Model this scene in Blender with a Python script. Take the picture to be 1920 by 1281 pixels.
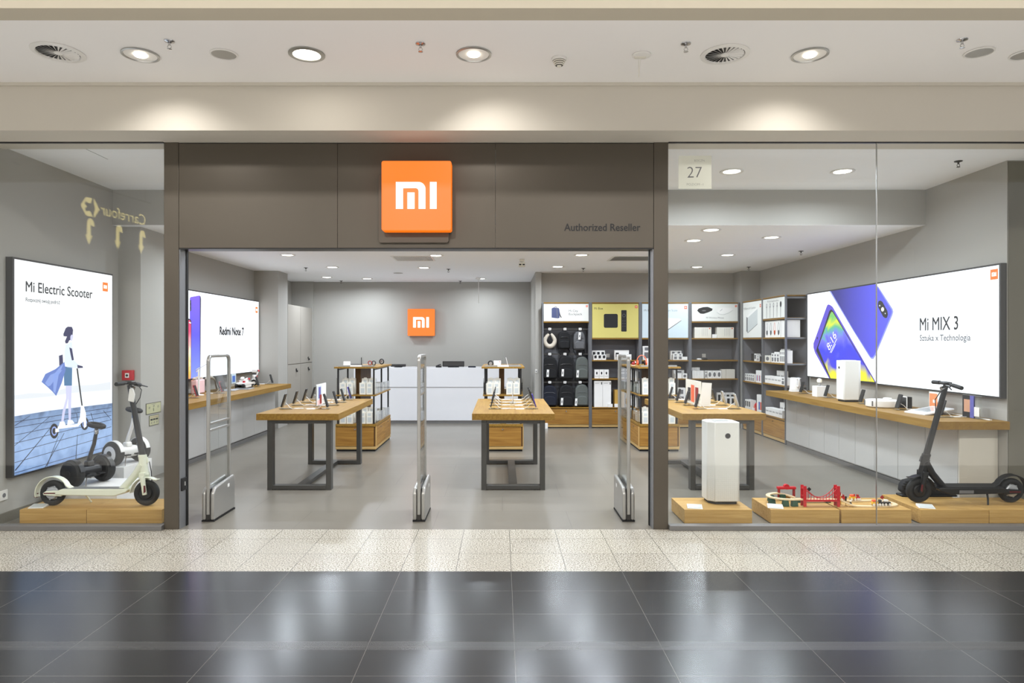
import bpy, bmesh, math, random
from mathutils import Vector, Matrix
PI = math.pi
for o in list(bpy.data.objects): bpy.data.objects.remove(o, do_unlink=True)
SC = bpy.context.scene
COL = SC.collection
F = 1250.0; CX = 940.0; CY = 642.0; EYE = 1.6     # focal length in pixels, vanishing point, eye height

# ---------------------------------------------------------------- camera
cam_data = bpy.data.cameras.new('camera'); cam = bpy.data.objects.new('camera', cam_data); COL.objects.link(cam)
cam_data.sensor_width = 36; cam_data.lens = F/1920*36
cam_data.shift_x = 20/1920; cam_data.shift_y = 1.5/1920
cam_data.clip_start = .05; cam_data.clip_end = 100
cam.location = (0, 0, EYE); cam.rotation_euler = (PI/2, 0, 0)
SC.camera = cam
# ---------------------------------------------------------------- world and exposure
wd = bpy.data.worlds.new('world'); SC.world = wd; wd.use_nodes = True
wd.node_tree.nodes['Background'].inputs[0].default_value = (.985, .985, 1.0, 1)
wd.node_tree.nodes['Background'].inputs[1].default_value = .55
SC.view_settings.view_transform = 'Standard'; SC.view_settings.look = 'None'
SC.view_settings.gamma = 1; SC.view_settings.use_curve_mapping = False
SC.view_settings.exposure = 0.25
SHOP_W = 20.5      # watts of one shop downlight
MALL_W = 30.0      # watts of one mall spot
FILL_W = 78.0   # watts of one fill lamp added behind the viewer
LOUNGE_COL = (1.0, .965, .93); SHOP_COL = (.82, .90, 1.0)

# ---------------------------------------------------------------- helpers
def lin(r, g, b):
    f = lambda c: (c/255/12.92) if c/255 <= .04045 else ((c/255+.055)/1.055)**2.4
    return (f(r), f(g), f(b), 1)
MATS = {}
def mat(name, rgb, rough=.5, metal=0, noise=.06, nscale=8, bump=0, spec=.5, emit=0, coat=0, trans=0):
    """plain painted / moulded surface with a little procedural mottling"""
    m = bpy.data.materials.new(name); m.use_nodes = True; MATS[name] = m
    nt = m.node_tree; b = nt.nodes['Principled BSDF']
    col = lin(*rgb)
    b.inputs['Roughness'].default_value = rough; b.inputs['Metallic'].default_value = metal
    b.inputs['Specular IOR Level'].default_value = spec
    if coat: b.inputs['Coat Weight'].default_value = coat; b.inputs['Coat Roughness'].default_value = .05
    if trans: b.inputs['Transmission Weight'].default_value = trans
    tc = nt.nodes.new('ShaderNodeTexCoord'); n = nt.nodes.new('ShaderNodeTexNoise')
    n.inputs['Scale'].default_value = nscale; n.inputs['Detail'].default_value = 3
    nt.links.new(tc.outputs['Object'], n.inputs['Vector'])
    mx = nt.nodes.new('ShaderNodeMix'); mx.data_type = 'RGBA'
    mx.inputs[6].default_value = tuple(min(1, c*(1+noise)) for c in col[:3])+(1,)
    mx.inputs[7].default_value = tuple(c*(1-noise) for c in col[:3])+(1,)
    nt.links.new(n.outputs['Fac'], mx.inputs[0]); nt.links.new(mx.outputs[2], b.inputs['Base Color'])
    if bump:
        bp = nt.nodes.new('ShaderNodeBump'); bp.inputs['Strength'].default_value = bump; bp.inputs['Distance'].default_value = .002
        n2 = nt.nodes.new('ShaderNodeTexNoise'); n2.inputs['Scale'].default_value = nscale*25
        nt.links.new(tc.outputs['Object'], n2.inputs['Vector'])
        nt.links.new(n2.outputs['Fac'], bp.inputs['Height']); nt.links.new(bp.outputs[0], b.inputs['Normal'])
    if emit:
        nt.links.new(mx.outputs[2], b.inputs['Emission Color']); b.inputs['Emission Strength'].default_value = emit
    return m
def glow(name, rgb, strength=1.0, noise=.0):
    """backlit print or lamp: gives off its own colour"""
    m = bpy.data.materials.new(name); m.use_nodes = True; MATS[name] = m
    nt = m.node_tree; b = nt.nodes['Principled BSDF']
    b.inputs['Base Color'].default_value = (.02, .02, .02, 1); b.inputs['Roughness'].default_value = .4
    b.inputs['Emission Color'].default_value = lin(*rgb); b.inputs['Emission Strength'].default_value = strength
    return m
def ramp_glow(name, axis, lo, hi, stops, strength=1.0, wob=0, wscale=2, shade=0):
    """backlit print whose colour runs along one world axis, with optional painterly swirls"""
    m = bpy.data.materials.new(name); m.use_nodes = True; MATS[name] = m
    nt = m.node_tree; b = nt.nodes['Principled BSDF']
    b.inputs['Base Color'].default_value = (.02, .02, .02, 1)
    g = nt.nodes.new('ShaderNodeNewGeometry'); s = nt.nodes.new('ShaderNodeSeparateXYZ')
    nt.links.new(g.outputs['Position'], s.inputs[0])
    mr = nt.nodes.new('ShaderNodeMapRange'); mr.inputs[1].default_value = lo; mr.inputs[2].default_value = hi
    src = s.outputs['XYZ'.index(axis)]
    if wob:
        n = nt.nodes.new('ShaderNodeTexNoise'); n.inputs['Scale'].default_value = wscale; n.inputs['Detail'].default_value = 2
        n.inputs['Distortion'].default_value = 1.5
        nt.links.new(g.outputs['Position'], n.inputs['Vector'])
        ml = nt.nodes.new('ShaderNodeMath'); ml.operation = 'MULTIPLY_ADD'
        ml.inputs[1].default_value = wob; nt.links.new(n.outputs['Fac'], ml.inputs[0]); nt.links.new(src, ml.inputs[2])
        src = ml.outputs[0]
    nt.links.new(src, mr.inputs[0])
    cr = nt.nodes.new('ShaderNodeValToRGB')
    while len(cr.color_ramp.elements) < len(stops): cr.color_ramp.elements.new(.5)
    for e, (p, c) in zip(cr.color_ramp.elements, stops): e.position = p; e.color = lin(*c)
    nt.links.new(mr.outputs[0], cr.inputs[0]); nt.links.new(cr.outputs[0], b.inputs['Emission Color'])
    b.inputs['Emission Strength'].default_value = strength
    return m
def wood(name, axis, light, dark, rough=.55, dens=9):
    m = bpy.data.materials.new(name); m.use_nodes = True; MATS[name] = m
    nt = m.node_tree; b = nt.nodes['Principled BSDF']; b.inputs['Roughness'].default_value = rough; b.inputs['Specular IOR Level'].default_value = .3
    tc = nt.nodes.new('ShaderNodeTexCoord'); mp = nt.nodes.new('ShaderNodeMapping')
    sc = [dens*3]*3; sc['XYZ'.index(axis)] = dens*.14
    mp.inputs['Scale'].default_value = sc
    nt.links.new(tc.outputs['Object'], mp.inputs[0])
    n = nt.nodes.new('ShaderNodeTexNoise'); n.inputs['Scale'].default_value = 1.6; n.inputs['Detail'].default_value = 6; n.inputs['Distortion'].default_value = .6
    nt.links.new(mp.outputs[0], n.inputs['Vector'])
    cr = nt.nodes.new('ShaderNodeValToRGB'); cr.color_ramp.elements[0].position = .32; cr.color_ramp.elements[1].position = .68
    cr.color_ramp.elements[0].color = lin(*dark); cr.color_ramp.elements[1].color = lin(*light)
    nt.links.new(n.outputs['Fac'], cr.inputs[0]); nt.links.new(cr.outputs[0], b.inputs['Base Color'])
    bp = nt.nodes.new('ShaderNodeBump'); bp.inputs['Strength'].default_value = .08; bp.inputs['Distance'].default_value = .001
    nt.links.new(n.outputs['Fac'], bp.inputs['Height']); nt.links.new(bp.outputs[0], b.inputs['Normal'])
    return m
def tile(name, c1, c2, mortar, w, h, ox, oy, rough, speckle=None, msize=.003, offset=0, rvar=.1, spec=.5, fine=170):
    m = bpy.data.materials.new(name); m.use_nodes = True; MATS[name] = m
    nt = m.node_tree; b = nt.nodes['Principled BSDF']; b.inputs['Specular IOR Level'].default_value = spec
    g = nt.nodes.new('ShaderNodeNewGeometry'); mp = nt.nodes.new('ShaderNodeMapping'); mp.vector_type = 'POINT'
    mp.inputs['Location'].default_value = (-ox, -oy, 0)
    nt.links.new(g.outputs['Position'], mp.inputs[0])
    br = nt.nodes.new('ShaderNodeTexBrick'); br.offset = offset; br.squash = 1
    br.inputs['Scale'].default_value = 1; br.inputs['Mortar Size'].default_value = msize; br.inputs['Mortar Smooth'].default_value = .1
    br.inputs['Brick Width'].default_value = w; br.inputs['Row Height'].default_value = h
    br.inputs['Color1'].default_value = lin(*c1); br.inputs['Color2'].default_value = lin(*c2); br.inputs['Mortar'].default_value = lin(*mortar)
    nt.links.new(mp.outputs[0], br.inputs['Vector'])
    out = br.outputs['Color']
    n = nt.nodes.new('ShaderNodeTexNoise'); n.inputs['Scale'].default_value = 1.3; n.inputs['Detail'].default_value = 1
    nt.links.new(g.outputs['Position'], n.inputs['Vector'])
    mr = nt.nodes.new('ShaderNodeMapRange'); mr.inputs[1].default_value = .3; mr.inputs[2].default_value = .7
    mr.inputs[3].default_value = rough-rvar/2; mr.inputs[4].default_value = rough+rvar/2
    nt.links.new(n.outputs['Fac'], mr.inputs[0]); nt.links.new(mr.outputs[0], b.inputs['Roughness'])
    if speckle:
        v = nt.nodes.new('ShaderNodeTexNoise'); v.inputs['Scale'].default_value = fine; v.inputs['Detail'].default_value = 2
        nt.links.new(g.outputs['Position'], v.inputs['Vector'])
        cr = nt.nodes.new('ShaderNodeValToRGB'); cr.color_ramp.elements[0].position = .36; cr.color_ramp.elements[1].position = .58
        cr.color_ramp.elements[0].color = lin(*speckle[0]); cr.color_ramp.elements[1].color = lin(*speckle[1])
        nt.links.new(v.outputs['Fac'], cr.inputs[0])
        mx = nt.nodes.new('ShaderNodeMix'); mx.data_type = 'RGBA'; mx.blend_type = 'MULTIPLY'; mx.inputs[0].default_value = 1
        nt.links.new(out, mx.inputs[6]); nt.links.new(cr.outputs[0], mx.inputs[7]); out = mx.outputs[2]
    nt.links.new(out, b.inputs['Base Color'])
    return m
def glassmat(name, tint=(1, 1, 1), f0=.04, rough=0.0):
    """thin sheet glass: clear with a Fresnel-like mirror coat"""
    m = bpy.data.materials.new(name); m.use_nodes = True; MATS[name] = m
    nt = m.node_tree; nt.nodes.remove(nt.nodes['Principled BSDF']); out = nt.nodes['Material Output']
    t = nt.nodes.new('ShaderNodeBsdfTransparent'); t.inputs[0].default_value = (*tint, 1)
    g = nt.nodes.new('ShaderNodeBsdfGlossy'); g.inputs['Roughness'].default_value = rough
    lw = nt.nodes.new('ShaderNodeLayerWeight'); lw.inputs[0].default_value = .5
    p = nt.nodes.new('ShaderNodeMath'); p.operation = 'POWER'; p.inputs[1].default_value = 5
    nt.links.new(lw.outputs['Facing'], p.inputs[0])
    a = nt.nodes.new('ShaderNodeMath'); a.operation = 'MULTIPLY_ADD'; a.inputs[1].default_value = 1-f0; a.inputs[2].default_value = f0
    nt.links.new(p.outputs[0], a.inputs[0])
    mx = nt.nodes.new('ShaderNodeMixShader'); nt.links.new(a.outputs[0], mx.inputs[0])
    nt.links.new(t.outputs[0], mx.inputs[1]); nt.links.new(g.outputs[0], mx.inputs[2]); nt.links.new(mx.outputs[0], out.inputs[0])
    return m

TEXTCACHE = {}
def text_geo(s, weight):
    k = (s, weight)
    if k not in TEXTCACHE:
        c = bpy.data.curves.new('t', 'FONT'); c.body = s; c.size = 1; c.resolution_u = 3; c.offset = weight
        o = bpy.data.objects.new('t', c); COL.objects.link(o)
        dg = bpy.context.evaluated_depsgraph_get(); dg.update()
        me = o.evaluated_get(dg).to_mesh()
        TEXTCACHE[k] = ([tuple(v.co) for v in me.vertices], [tuple(p.vertices) for p in me.polygons])
        bpy.data.objects.remove(o, do_unlink=True); bpy.data.curves.remove(c)
    return TEXTCACHE[k]

class MB:
    def __init__(s): s.v = []; s.f = []; s.m = []
    def add(s, vs, fs, m=0):
        k = len(s.v); s.v += [tuple(v) for v in vs]
        for f in fs: s.f.append(tuple(i+k for i in f)); s.m.append(m)
        return s
    def box(s, x0, x1, y0, y1, z0, z1, m=0):
        return s.add([(x0,y0,z0),(x1,y0,z0),(x1,y1,z0),(x0,y1,z0),(x0,y0,z1),(x1,y0,z1),(x1,y1,z1),(x0,y1,z1)],
            [(0,3,2,1),(4,5,6,7),(0,1,5,4),(1,2,6,5),(2,3,7,6),(3,0,4,7)], m)
    def bar(s, p0, p1, w, h, m=0, up=(0,0,1)):
        p0 = Vector(p0); p1 = Vector(p1); d = (p1-p0).normalized(); u = Vector(up)
        if abs(d.dot(u)) > .99: u = Vector((0,1,0))
        a = d.cross(u).normalized()*(w/2); b = a.cross(d).normalized()*(h/2)
        vs = [p+sa*a+sb*b for p in (p0,p1) for sa,sb in ((-1,-1),(1,-1),(1,1),(-1,1))]
        return s.add(vs, [(0,1,2,3),(7,6,5,4),(0,4,5,1),(1,5,6,2),(2,6,7,3),(3,7,4,0)], m)
    def ring(s, c, ax, r, n, ph=0):
        ax = Vector(ax).normalized(); t = Vector((0,0,1)) if abs(ax.z) < .9 else Vector((1,0,0))
        a = ax.cross(t).normalized(); b = ax.cross(a).normalized(); c = Vector(c)
        return [c+r*(math.cos(ph+2*PI*i/n)*a+math.sin(ph+2*PI*i/n)*b) for i in range(n)]
    def cyl(s, p0, p1, r0, r1=None, n=20, m=0, caps=True):
        r1 = r0 if r1 is None else r1; ax = Vector(p1)-Vector(p0)
        vs = s.ring(p0, ax, r0, n)+s.ring(p1, ax, r1, n)
        fs = [(i, (i+1) % n, n+(i+1) % n, n+i) for i in range(n)]
        if caps: fs += [tuple(range(n-1,-1,-1)), tuple(range(n,2*n))]
        return s.add(vs, fs, m)
    def tube(s, pts, r, n=8, m=0, closed=False, caps=True):
        pts = [Vector(p) for p in pts]; N = len(pts); rs = r if isinstance(r, (list, tuple)) else [r]*N
        vs = []; prev = None
        for i, p in enumerate(pts):
            if closed: d = pts[(i+1) % N]-pts[i-1]
            else: d = pts[min(i+1,N-1)]-pts[max(i-1,0)]
            d.normalize()
            if prev is None:
                t = Vector((0,0,1)) if abs(d.z) < .9 else Vector((1,0,0)); a = d.cross(t).normalized()
            else: a = (prev-d*prev.dot(d)).normalized()
            prev = a; b = d.cross(a)
            vs += [p+rs[i]*(math.cos(2*PI*k/n)*a+math.sin(2*PI*k/n)*b) for k in range(n)]
        fs = []
        for i in range(N if closed else N-1):
            j = (i+1) % N
            fs += [(i*n+k, i*n+(k+1) % n, j*n+(k+1) % n, j*n+k) for k in range(n)]
        if caps and not closed: fs += [tuple(range(n-1,-1,-1)), tuple(range((N-1)*n, N*n))]
        return s.add(vs, fs, m)
    def lathe(s, prof, c=(0,0,0), ax='Z', n=28, m=0, caps=True):
        """profile of (radius, height) about an axis"""
        vs = []; c = Vector(c)
        for r, h in prof:
            for i in range(n):
                a = 2*PI*i/n; x, y = r*math.cos(a), r*math.sin(a)
                vs.append(c+Vector({'Z': (x,y,h), 'Y': (y,h,x), 'X': (h,x,y)}[ax]))
        fs = [(j*n+i, j*n+(i+1) % n, (j+1)*n+(i+1) % n, (j+1)*n+i) for j in range(len(prof)-1) for i in range(n)]
        if caps:
            if prof[0][0] > 1e-5: fs.append(tuple(range(n-1,-1,-1)))
            if prof[-1][0] > 1e-5: fs.append(tuple(range((len(prof)-1)*n, len(prof)*n)))
        return s.add(vs, fs, m)
    def ball(s, c, rx, ry=None, rz=None, m=0, n=16, k=10):
        ry = ry or rx; rz = rz or rx; vs = []
        for j in range(k+1):
            t = PI*j/k
            for i in range(n):
                a = 2*PI*i/n; vs.append((c[0]+rx*math.sin(t)*math.cos(a), c[1]+ry*math.sin(t)*math.sin(a), c[2]+rz*math.cos(t)))
        return s.add(vs, [(j*n+i, (j+1)*n+i, (j+1)*n+(i+1) % n, j*n+(i+1) % n) for j in range(k) for i in range(n)], m)
    def torus(s, c, R, r, ax=(0,0,1), n=32, k=10, m=0, Rb=None):
        pts = s.ring((0,0,0), ax, R, n); c = Vector(c)
        if Rb: pts = [Vector((p.x, p.y*Rb/R, p.z)) for p in pts]
        return s.tube([c+p for p in pts], r, k, m, closed=True)
    def prism(s, pts, plane, a, b, m=0):
        """2D polygon in a plane ('XZ','YZ','XY') extruded from a to b along the third axis"""
        def mk(p, h):
            return {'XZ': (p[0], h, p[1]), 'YZ': (h, p[0], p[1]), 'XY': (p[0], p[1], h)}[plane]
        n = len(pts)
        vs = [mk(p, a) for p in pts]+[mk(p, b) for p in pts]
        return s.add(vs, [tuple(range(n-1,-1,-1)), tuple(range(n,2*n))]+[(i,(i+1) % n,n+(i+1) % n,n+i) for i in range(n)], m)
    def poly(s, pts, m=0): return s.add(pts, [tuple(range(len(pts)))], m)
    def text(s, body, o, u, v, height, width=None, weight=0.0, m=0, align='L'):
        """flat lettering: o = left end of the base line, u / v = unit right / up, height = cap height"""
        if weight > 0:      # bolder strokes: the same lettering laid down again a hair to the side
            uu = Vector(u); vv = Vector(v); q = weight*height
            for i, (a, c) in enumerate(((-1,-.6),(1,.6),(0,.9),(0,-.9))):
                s.text(body, Vector(o)+uu*(a*q)+vv*(c*q)+uu.cross(vv)*(-.00025*(i+1)*(-1)), u, v, height, width, 0.0, m, align)
        vs, fs = text_geo(body, min(weight, 0.0))
        if not vs: return s
        cap = .70; x0 = min(p[0] for p in vs); x1 = max(p[0] for p in vs)
        sy = height/cap; sx = width/(x1-x0) if width else sy
        o = Vector(o); u = Vector(u); v = Vector(v); sh = 0
        if align == 'C': sh = -(x1-x0)*sx/2
        return s.add([o+u*((p[0]-x0)*sx+sh)+v*(p[1]*sy) for p in vs], fs, m)
    def xform(s, M, k=0):
        s.v = s.v[:k]+[tuple(M @ Vector(p)) for p in s.v[k:]]; return s
    def build(s, name, mats, parent=None, loc=(0,0,0), rz=0, bevel=0, smooth=True, seg=2):
        if not isinstance(mats, (list, tuple)): mats = [mats]
        me = bpy.data.meshes.new(name); me.from_pydata(s.v, [], s.f)
        for q in mats: me.materials.append(MATS[q])
        me.polygons.foreach_set('material_index', s.m)
        bm = bmesh.new(); bm.from_mesh(me)
        bmesh.ops.recalc_face_normals(bm, faces=[f for f in bm.faces])
        bm.to_mesh(me); bm.free()
        if smooth:
            me.polygons.foreach_set('use_smooth', [True]*len(me.polygons)); me.set_sharp_from_angle(angle=math.radians(38))
        me.update()
        o = bpy.data.objects.new(name, me); COL.objects.link(o); o.location = loc; o.rotation_euler = (0,0,rz)
        if parent: o.parent = parent
        if bevel:
            b = o.modifiers.new('bevel', 'BEVEL'); b.width = bevel; b.segments = seg; b.limit_method = 'ANGLE'; b.angle_limit = math.radians(40); b.harden_normals = False
        return o
def rrect(x0, x1, y0, y1, r, n=5):
    pts = []
    for cx, cy, a0 in ((x1-r,y1-r,0),(x0+r,y1-r,PI/2),(x0+r,y0+r,PI),(x1-r,y0+r,1.5*PI)):
        for i in range(n+1):
            a = a0+PI/2*i/n; pts.append((cx+r*math.cos(a), cy+r*math.sin(a)))
    return pts
def arc(cx, cy, r, a0, a1, n=16, ry=None):
    ry = ry or r
    return [(cx+r*math.cos(math.radians(a0+(a1-a0)*i/n)), cy+ry*math.sin(math.radians(a0+(a1-a0)*i/n))) for i in range(n+1)]
def tag(o, label=None, cat=None, group=None, kind=None):
    if label: o['label'] = label
    if cat: o['category'] = cat
    if group: o['group'] = group
    if kind: o['kind'] = kind
    return o
def thing(name, label, cat, loc=(0,0,0), rz=0, group=None):
    o = bpy.data.objects.new(name, None); COL.objects.link(o); o.empty_display_size = .05
    o.location = loc; o.rotation_euler = (0,0,rz)
    return tag(o, label, cat, group)
KIDS = {}
def dup(o, loc=None, rz=None, label=None, group=None, parent=None):
    c = o.copy(); COL.objects.link(c)
    if parent: c.parent = parent
    if loc is not None: c.location = loc
    if rz is not None: c.rotation_euler = (0,0,rz)
    if label: c['label'] = label
    if group: c['group'] = group
    for ch in [k for k in SC.objects if k.parent == o]: dup(ch, parent=c)
    return c
def struct(name, mb, mats, **k): return tag(mb.build(name, mats, **k), kind='structure')
ORD = ['first', 'second', 'third', 'fourth', 'fifth', 'sixth', 'seventh', 'eighth', 'ninth', 'tenth']

# ---------------------------------------------------------------- materials
mat('shop_wall', (170,167,160), .75, noise=.02, nscale=1.2)
mat('shop_ceiling', (249,250,252), .85, noise=.01)
mat('mall_plaster', (208,202,190), .85, noise=.02, nscale=1.5)
mat('mall_ceiling', (244,242,240), .85, noise=.015, nscale=1)
mat('olive_pier', (108,104,92), .8, noise=.02)
mat('facade_metal', (90,83,73), .42, metal=.35, noise=.03, nscale=3)
mat('jamb_metal', (150,152,156), .35, metal=.6, noise=.03)
mat('sill_metal', (128,127,126), .4, metal=.5, noise=.03)
mat('beam_plaster', (186,178,160), .85, noise=.02)
mat('bounce_white', (240,238,234), .7, noise=.01)  # white chosen so unseen surfaces bounce light onto the mall ceiling
mat('black_rubber', (14,14,15), .6); mat('black_plastic', (22,22,24), .38); mat('tyre', (30,30,30), .75, bump=.4)
mat('dark_metal', (74,72,70), .4, metal=.6, noise=.05); mat('post_metal', (112,113,116), .42, metal=.4)
mat('leg_metal', (84,83,80), .4, metal=.5, noise=.04)
mat('white_gloss', (226,226,228), .16, noise=.01, coat=.3); mat('white_plastic', (232,230,226), .35, noise=.015)
mat('cabinet_white', (192,191,188), .14, noise=.01, coat=.4); mat('white_card', (236,234,230), .6, noise=.02)
mat('locker', (158,152,142), .6, noise=.02); mat('chrome', (200,200,202), .15, metal=1, noise=.01)
mat('aluminium', (178,178,176), .28, metal=.9, noise=.03); mat('antenna_grey', (172,171,167), .28, metal=.55, noise=.03)
mat('shelf_back', (116,115,118), .6, noise=.04); mat('grey_cloth', (98,98,100), .9, bump=.6, noise=.1, nscale=20)
mat('black_cloth', (18,18,20), .85, bump=.5, noise=.15, nscale=20); mat('navy_cloth', (20,24,38), .85, bump=.5)
mat('green_grey_cloth', (92,96,92), .9, bump=.6, noise=.08, nscale=20); mat('cream_cloth', (206,196,180), .95, bump=.6)
mat('red_paint', (190,24,38), .35); mat('brick_red', (150,36,34), .4); mat('dark_green', (26,74,58), .5)
mat('orange_plastic', (238,104,64), .4); mat('yellow_paint', (228,180,40), .45); mat('blue_print', (70,110,190), .4)
mat('pale_wood', (222,200,160), .5, noise=.08, nscale=30); mat('scooter_cream', (230,232,212), .3, noise=.01, coat=.3)
mat('scooter_black', (19,19,20), .38); mat('ink', (24,24,26), .5); mat('soft_ink', (110,110,112), .6); mat('art_grey', (196,200,198), .6)
mat('panel_cream', (228,228,222), .5, noise=.01); mat('panel_yellow', (214,202,116), .5, noise=.01); mat('panel_blue', (206,220,226), .5, noise=.01)
mat('backpack_blue', (66,74,112), .5); mat('logo_orange_matt', (230,90,40), .5); mat('silver_paint', (190,192,196), .3, metal=.5)
mat('purple_metal', (72,60,170), .3, metal=.4); mat('red_phone', (176,24,44), .3, coat=.4)
mat('kraft', (190,150,70), .6); mat('cream_box', (226,222,210), .55); mat('beige_box', (214,208,196), .6)
mat('purifier_white', (224,224,220), .4, noise=.01); mat('dark_red', (96,18,22), .4)
mat('socket_white', (222,220,214), .4); mat('notice_paper', (178,176,140), .6); mat('skin_print', (200,150,120), .6)
mat('print_orange', (226,140,90), .5); mat('print_violet', (96,96,170), .5); mat('pink_print', (232,196,196), .5)
mat('bulb_white', (246,240,222), .3, emit=.15)
wood('oak_x', 'X', (152,116,48), (126,90,30)); wood('oak_y', 'Y', (152,118,50), (130,94,33)); wood('oak_z', 'Z', (206,168,106), (176,134,72))
wood('oak_plinth_top', 'X', (196,158,94), (172,132,68)); wood('oak_edge', 'X', (172,128,60), (138,95,38)); wood('oak_edge_y', 'Y', (176,132,64), (142,100,42)); wood('oak_dark', 'Z', (112,82,48), (84,58,32))
wood('oak_plinth', 'X', (206,174,116), (182,146,86))
tile('shop_floor', (124,118,108), (120,115,105), (100,96,88), 1.2, .6, .61, .31, .30, msize=.0025, offset=.5, rvar=.03)
tile('light_terrazzo', (206,202,192), (198,194,185), (100,97,90), .3865, .3865, .0687-.3865*40, 4.655-.3865*40, .27, speckle=((128,122,108),(255,253,248)), msize=.0022, rvar=.03, fine=95)
tile('black_stone', (42,42,43), (39,39,40), (108,106,102), .773, .365, .0687-.773*40, 4.655-.365*40, .24, speckle=((205,205,205),(255,255,255)), msize=.0016, rvar=.03, fine=240, spec=.42)
tile('band_stone', (66,66,66), (62,62,62), (100,98,96), .773, .5, .0687-.773*40, 0, .28, speckle=((170,170,170),(255,255,255)), msize=.0014, fine=240)
glassmat('clear_glass', (.985,.995,.99), .034); glassmat('acrylic', (.97,.985,.98), .06, .02); 
m = bpy.data.materials.new('frosted'); MATS['frosted'] = m; m.use_nodes = True; b_ = m.node_tree.nodes['Principled BSDF']; b_.inputs['Base Color'].default_value = (.86,.87,.76,1); b_.inputs['Alpha'].default_value = .72; b_.inputs['Roughness'].default_value = .6
nn_ = m.node_tree.nodes.new('ShaderNodeTexNoise'); nn_.inputs['Scale'].default_value = 300; bb_ = m.node_tree.nodes.new('ShaderNodeBump'); bb_.inputs['Strength'].default_value = .1; m.node_tree.links.new(nn_.outputs['Fac'], bb_.inputs['Height']); m.node_tree.links.new(bb_.outputs[0], b_.inputs['Normal'])
glow('box_white', (240,247,255), 1.5); glow('lamp_core', (255,250,238), 9); glow('lamp_mall', (255,244,222), 9)
glow('logo_orange', (255,120,22), 1.05); glow('logo_white', (255,255,255), 1.5); glow('art_black', (20,22,26), 1); glow('art_ink', (70,74,80), 1)
glow('art_faint', (206,208,212), 1); glow('sign_yellow', (255,236,160), 6)
# ================================================================ THE SETTING
ZS = 3.31; ZF = 3.33; ZR = 2.93; XL = -4.41; XR = 4.81; YG = 5.70; YB = 7.56
struct('floor', MB().box(-6, 6.5, 5.70, 15, -.1, 0), 'shop_floor')
struct('floor', MB().box(-12, 12, 4.655, 5.70, -.1, 0), 'light_terrazzo')
struct('floor', MB().box(-12, 12, 3.56, 4.655, -.1, 0), 'black_stone')
struct('floor', MB().box(-12, 12, 3.466, 3.56, -.1, 0), 'band_stone')
struct('floor', MB().box(-12, 12, 2.74, 3.466, -.1, 0), 'black_stone')
struct('floor', MB().box(-12, 12, -8, 2.74, -.1, 0), 'bounce_white')  # unseen floor behind the camera, made white to throw light upwards
# mall soffits: dropped beam over the shop front, recessed ceiling strip, second beam nearer the viewer
struct('trim_1', MB().box(-12, 12, 5.38, 5.70, ZS, 3.75).box(-12, 12, 5.70, 5.9, ZS, 3.75), 'mall_plaster')
struct('trim_2', MB().box(-12, 12, 5.355, 5.38, 3.665, 3.69), 'mall_plaster')
struct('ceiling', MB().box(-12, 12, 3.80, 5.38, 3.69, 3.80), 'mall_ceiling')
struct('trim_3', MB().box(-12, 12, 3.69, 3.83, 3.45, 4.3), 'beam_plaster')
struct('ceiling', MB().box(-12, 12, .6, 3.69, 4.2, 4.3), 'mall_ceiling')
struct('wall_opposite', MB().box(-12, 12, -8.2, -8, 0, 4.3), 'bounce_white')  # unseen wall, whitened to add to the bounced light
# shop shell
struct('wall_left', MB().box(XL-.2, XL, 5.70, 7.67, 0, 3.4).box(XL-.4, -4.15, 7.67, 8.35, 0, 3.4)
       .box(-4.8, -4.60, 8.35, 12.4, 0, 3.4).box(-4.8, -4.15, 12.4, 12.94, 0, 3.0)
       .box(-4.8, -4.60, 12.94, 14.9, 0, 3.0).box(-4.6, -4.13, 14.62, 14.9, 0, 3.0), 'shop_wall')
struct('wall_back', MB().box(-4.2, .645, 14.7, 14.9, 0, 3.0).box(.645, .757, 12.6, 14.9, 0, 3.0).box(.757, 4.9, 12.83, 13.0, 0, 3.0), 'shop_wall')
struct('wall_right', MB().box(XR, XR+.2, 6.34, 12.83, 0, 3.4).box(4.46, XR, 12.4, 12.83, 0, 3.0), 'shop_wall')
struct('wall_pier', MB().box(XR+.005, 6.8, 6.33, 6.6, 0, 3.32), 'olive_pier')
struct('ceiling', MB().box(-4.8, 6.5, 5.72, YB, ZF, ZF+.1), 'shop_ceiling')
struct('trim_4', MB().box(-4.8, 5.0, YB, YB+.12, ZR, ZF+.1), 'shop_wall')
struct('ceiling', MB().box(-4.8, 5.0, YB+.12, 15, ZR, ZR+.1).box(-4.8, 5.0, YB+.0, YB+.12, ZR-.001, ZR), 'shop_ceiling')
struct('baseboard_left', MB().box(XL, XL+.012, 5.75, 7.67, 0, .09).box(XL, -4.138, 7.658, 7.67, 0, .09), 'olive_pier', bevel=.002)
struct('baseboard_back', MB().box(-4.1, .64, 14.688, 14.7, 0, .09), 'olive_pier', bevel=.002)
struct('baseboard_right', MB().box(XR+.01, 6.4, 6.318, 6.33, 0, .09), 'olive_pier', bevel=.002)
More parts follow.
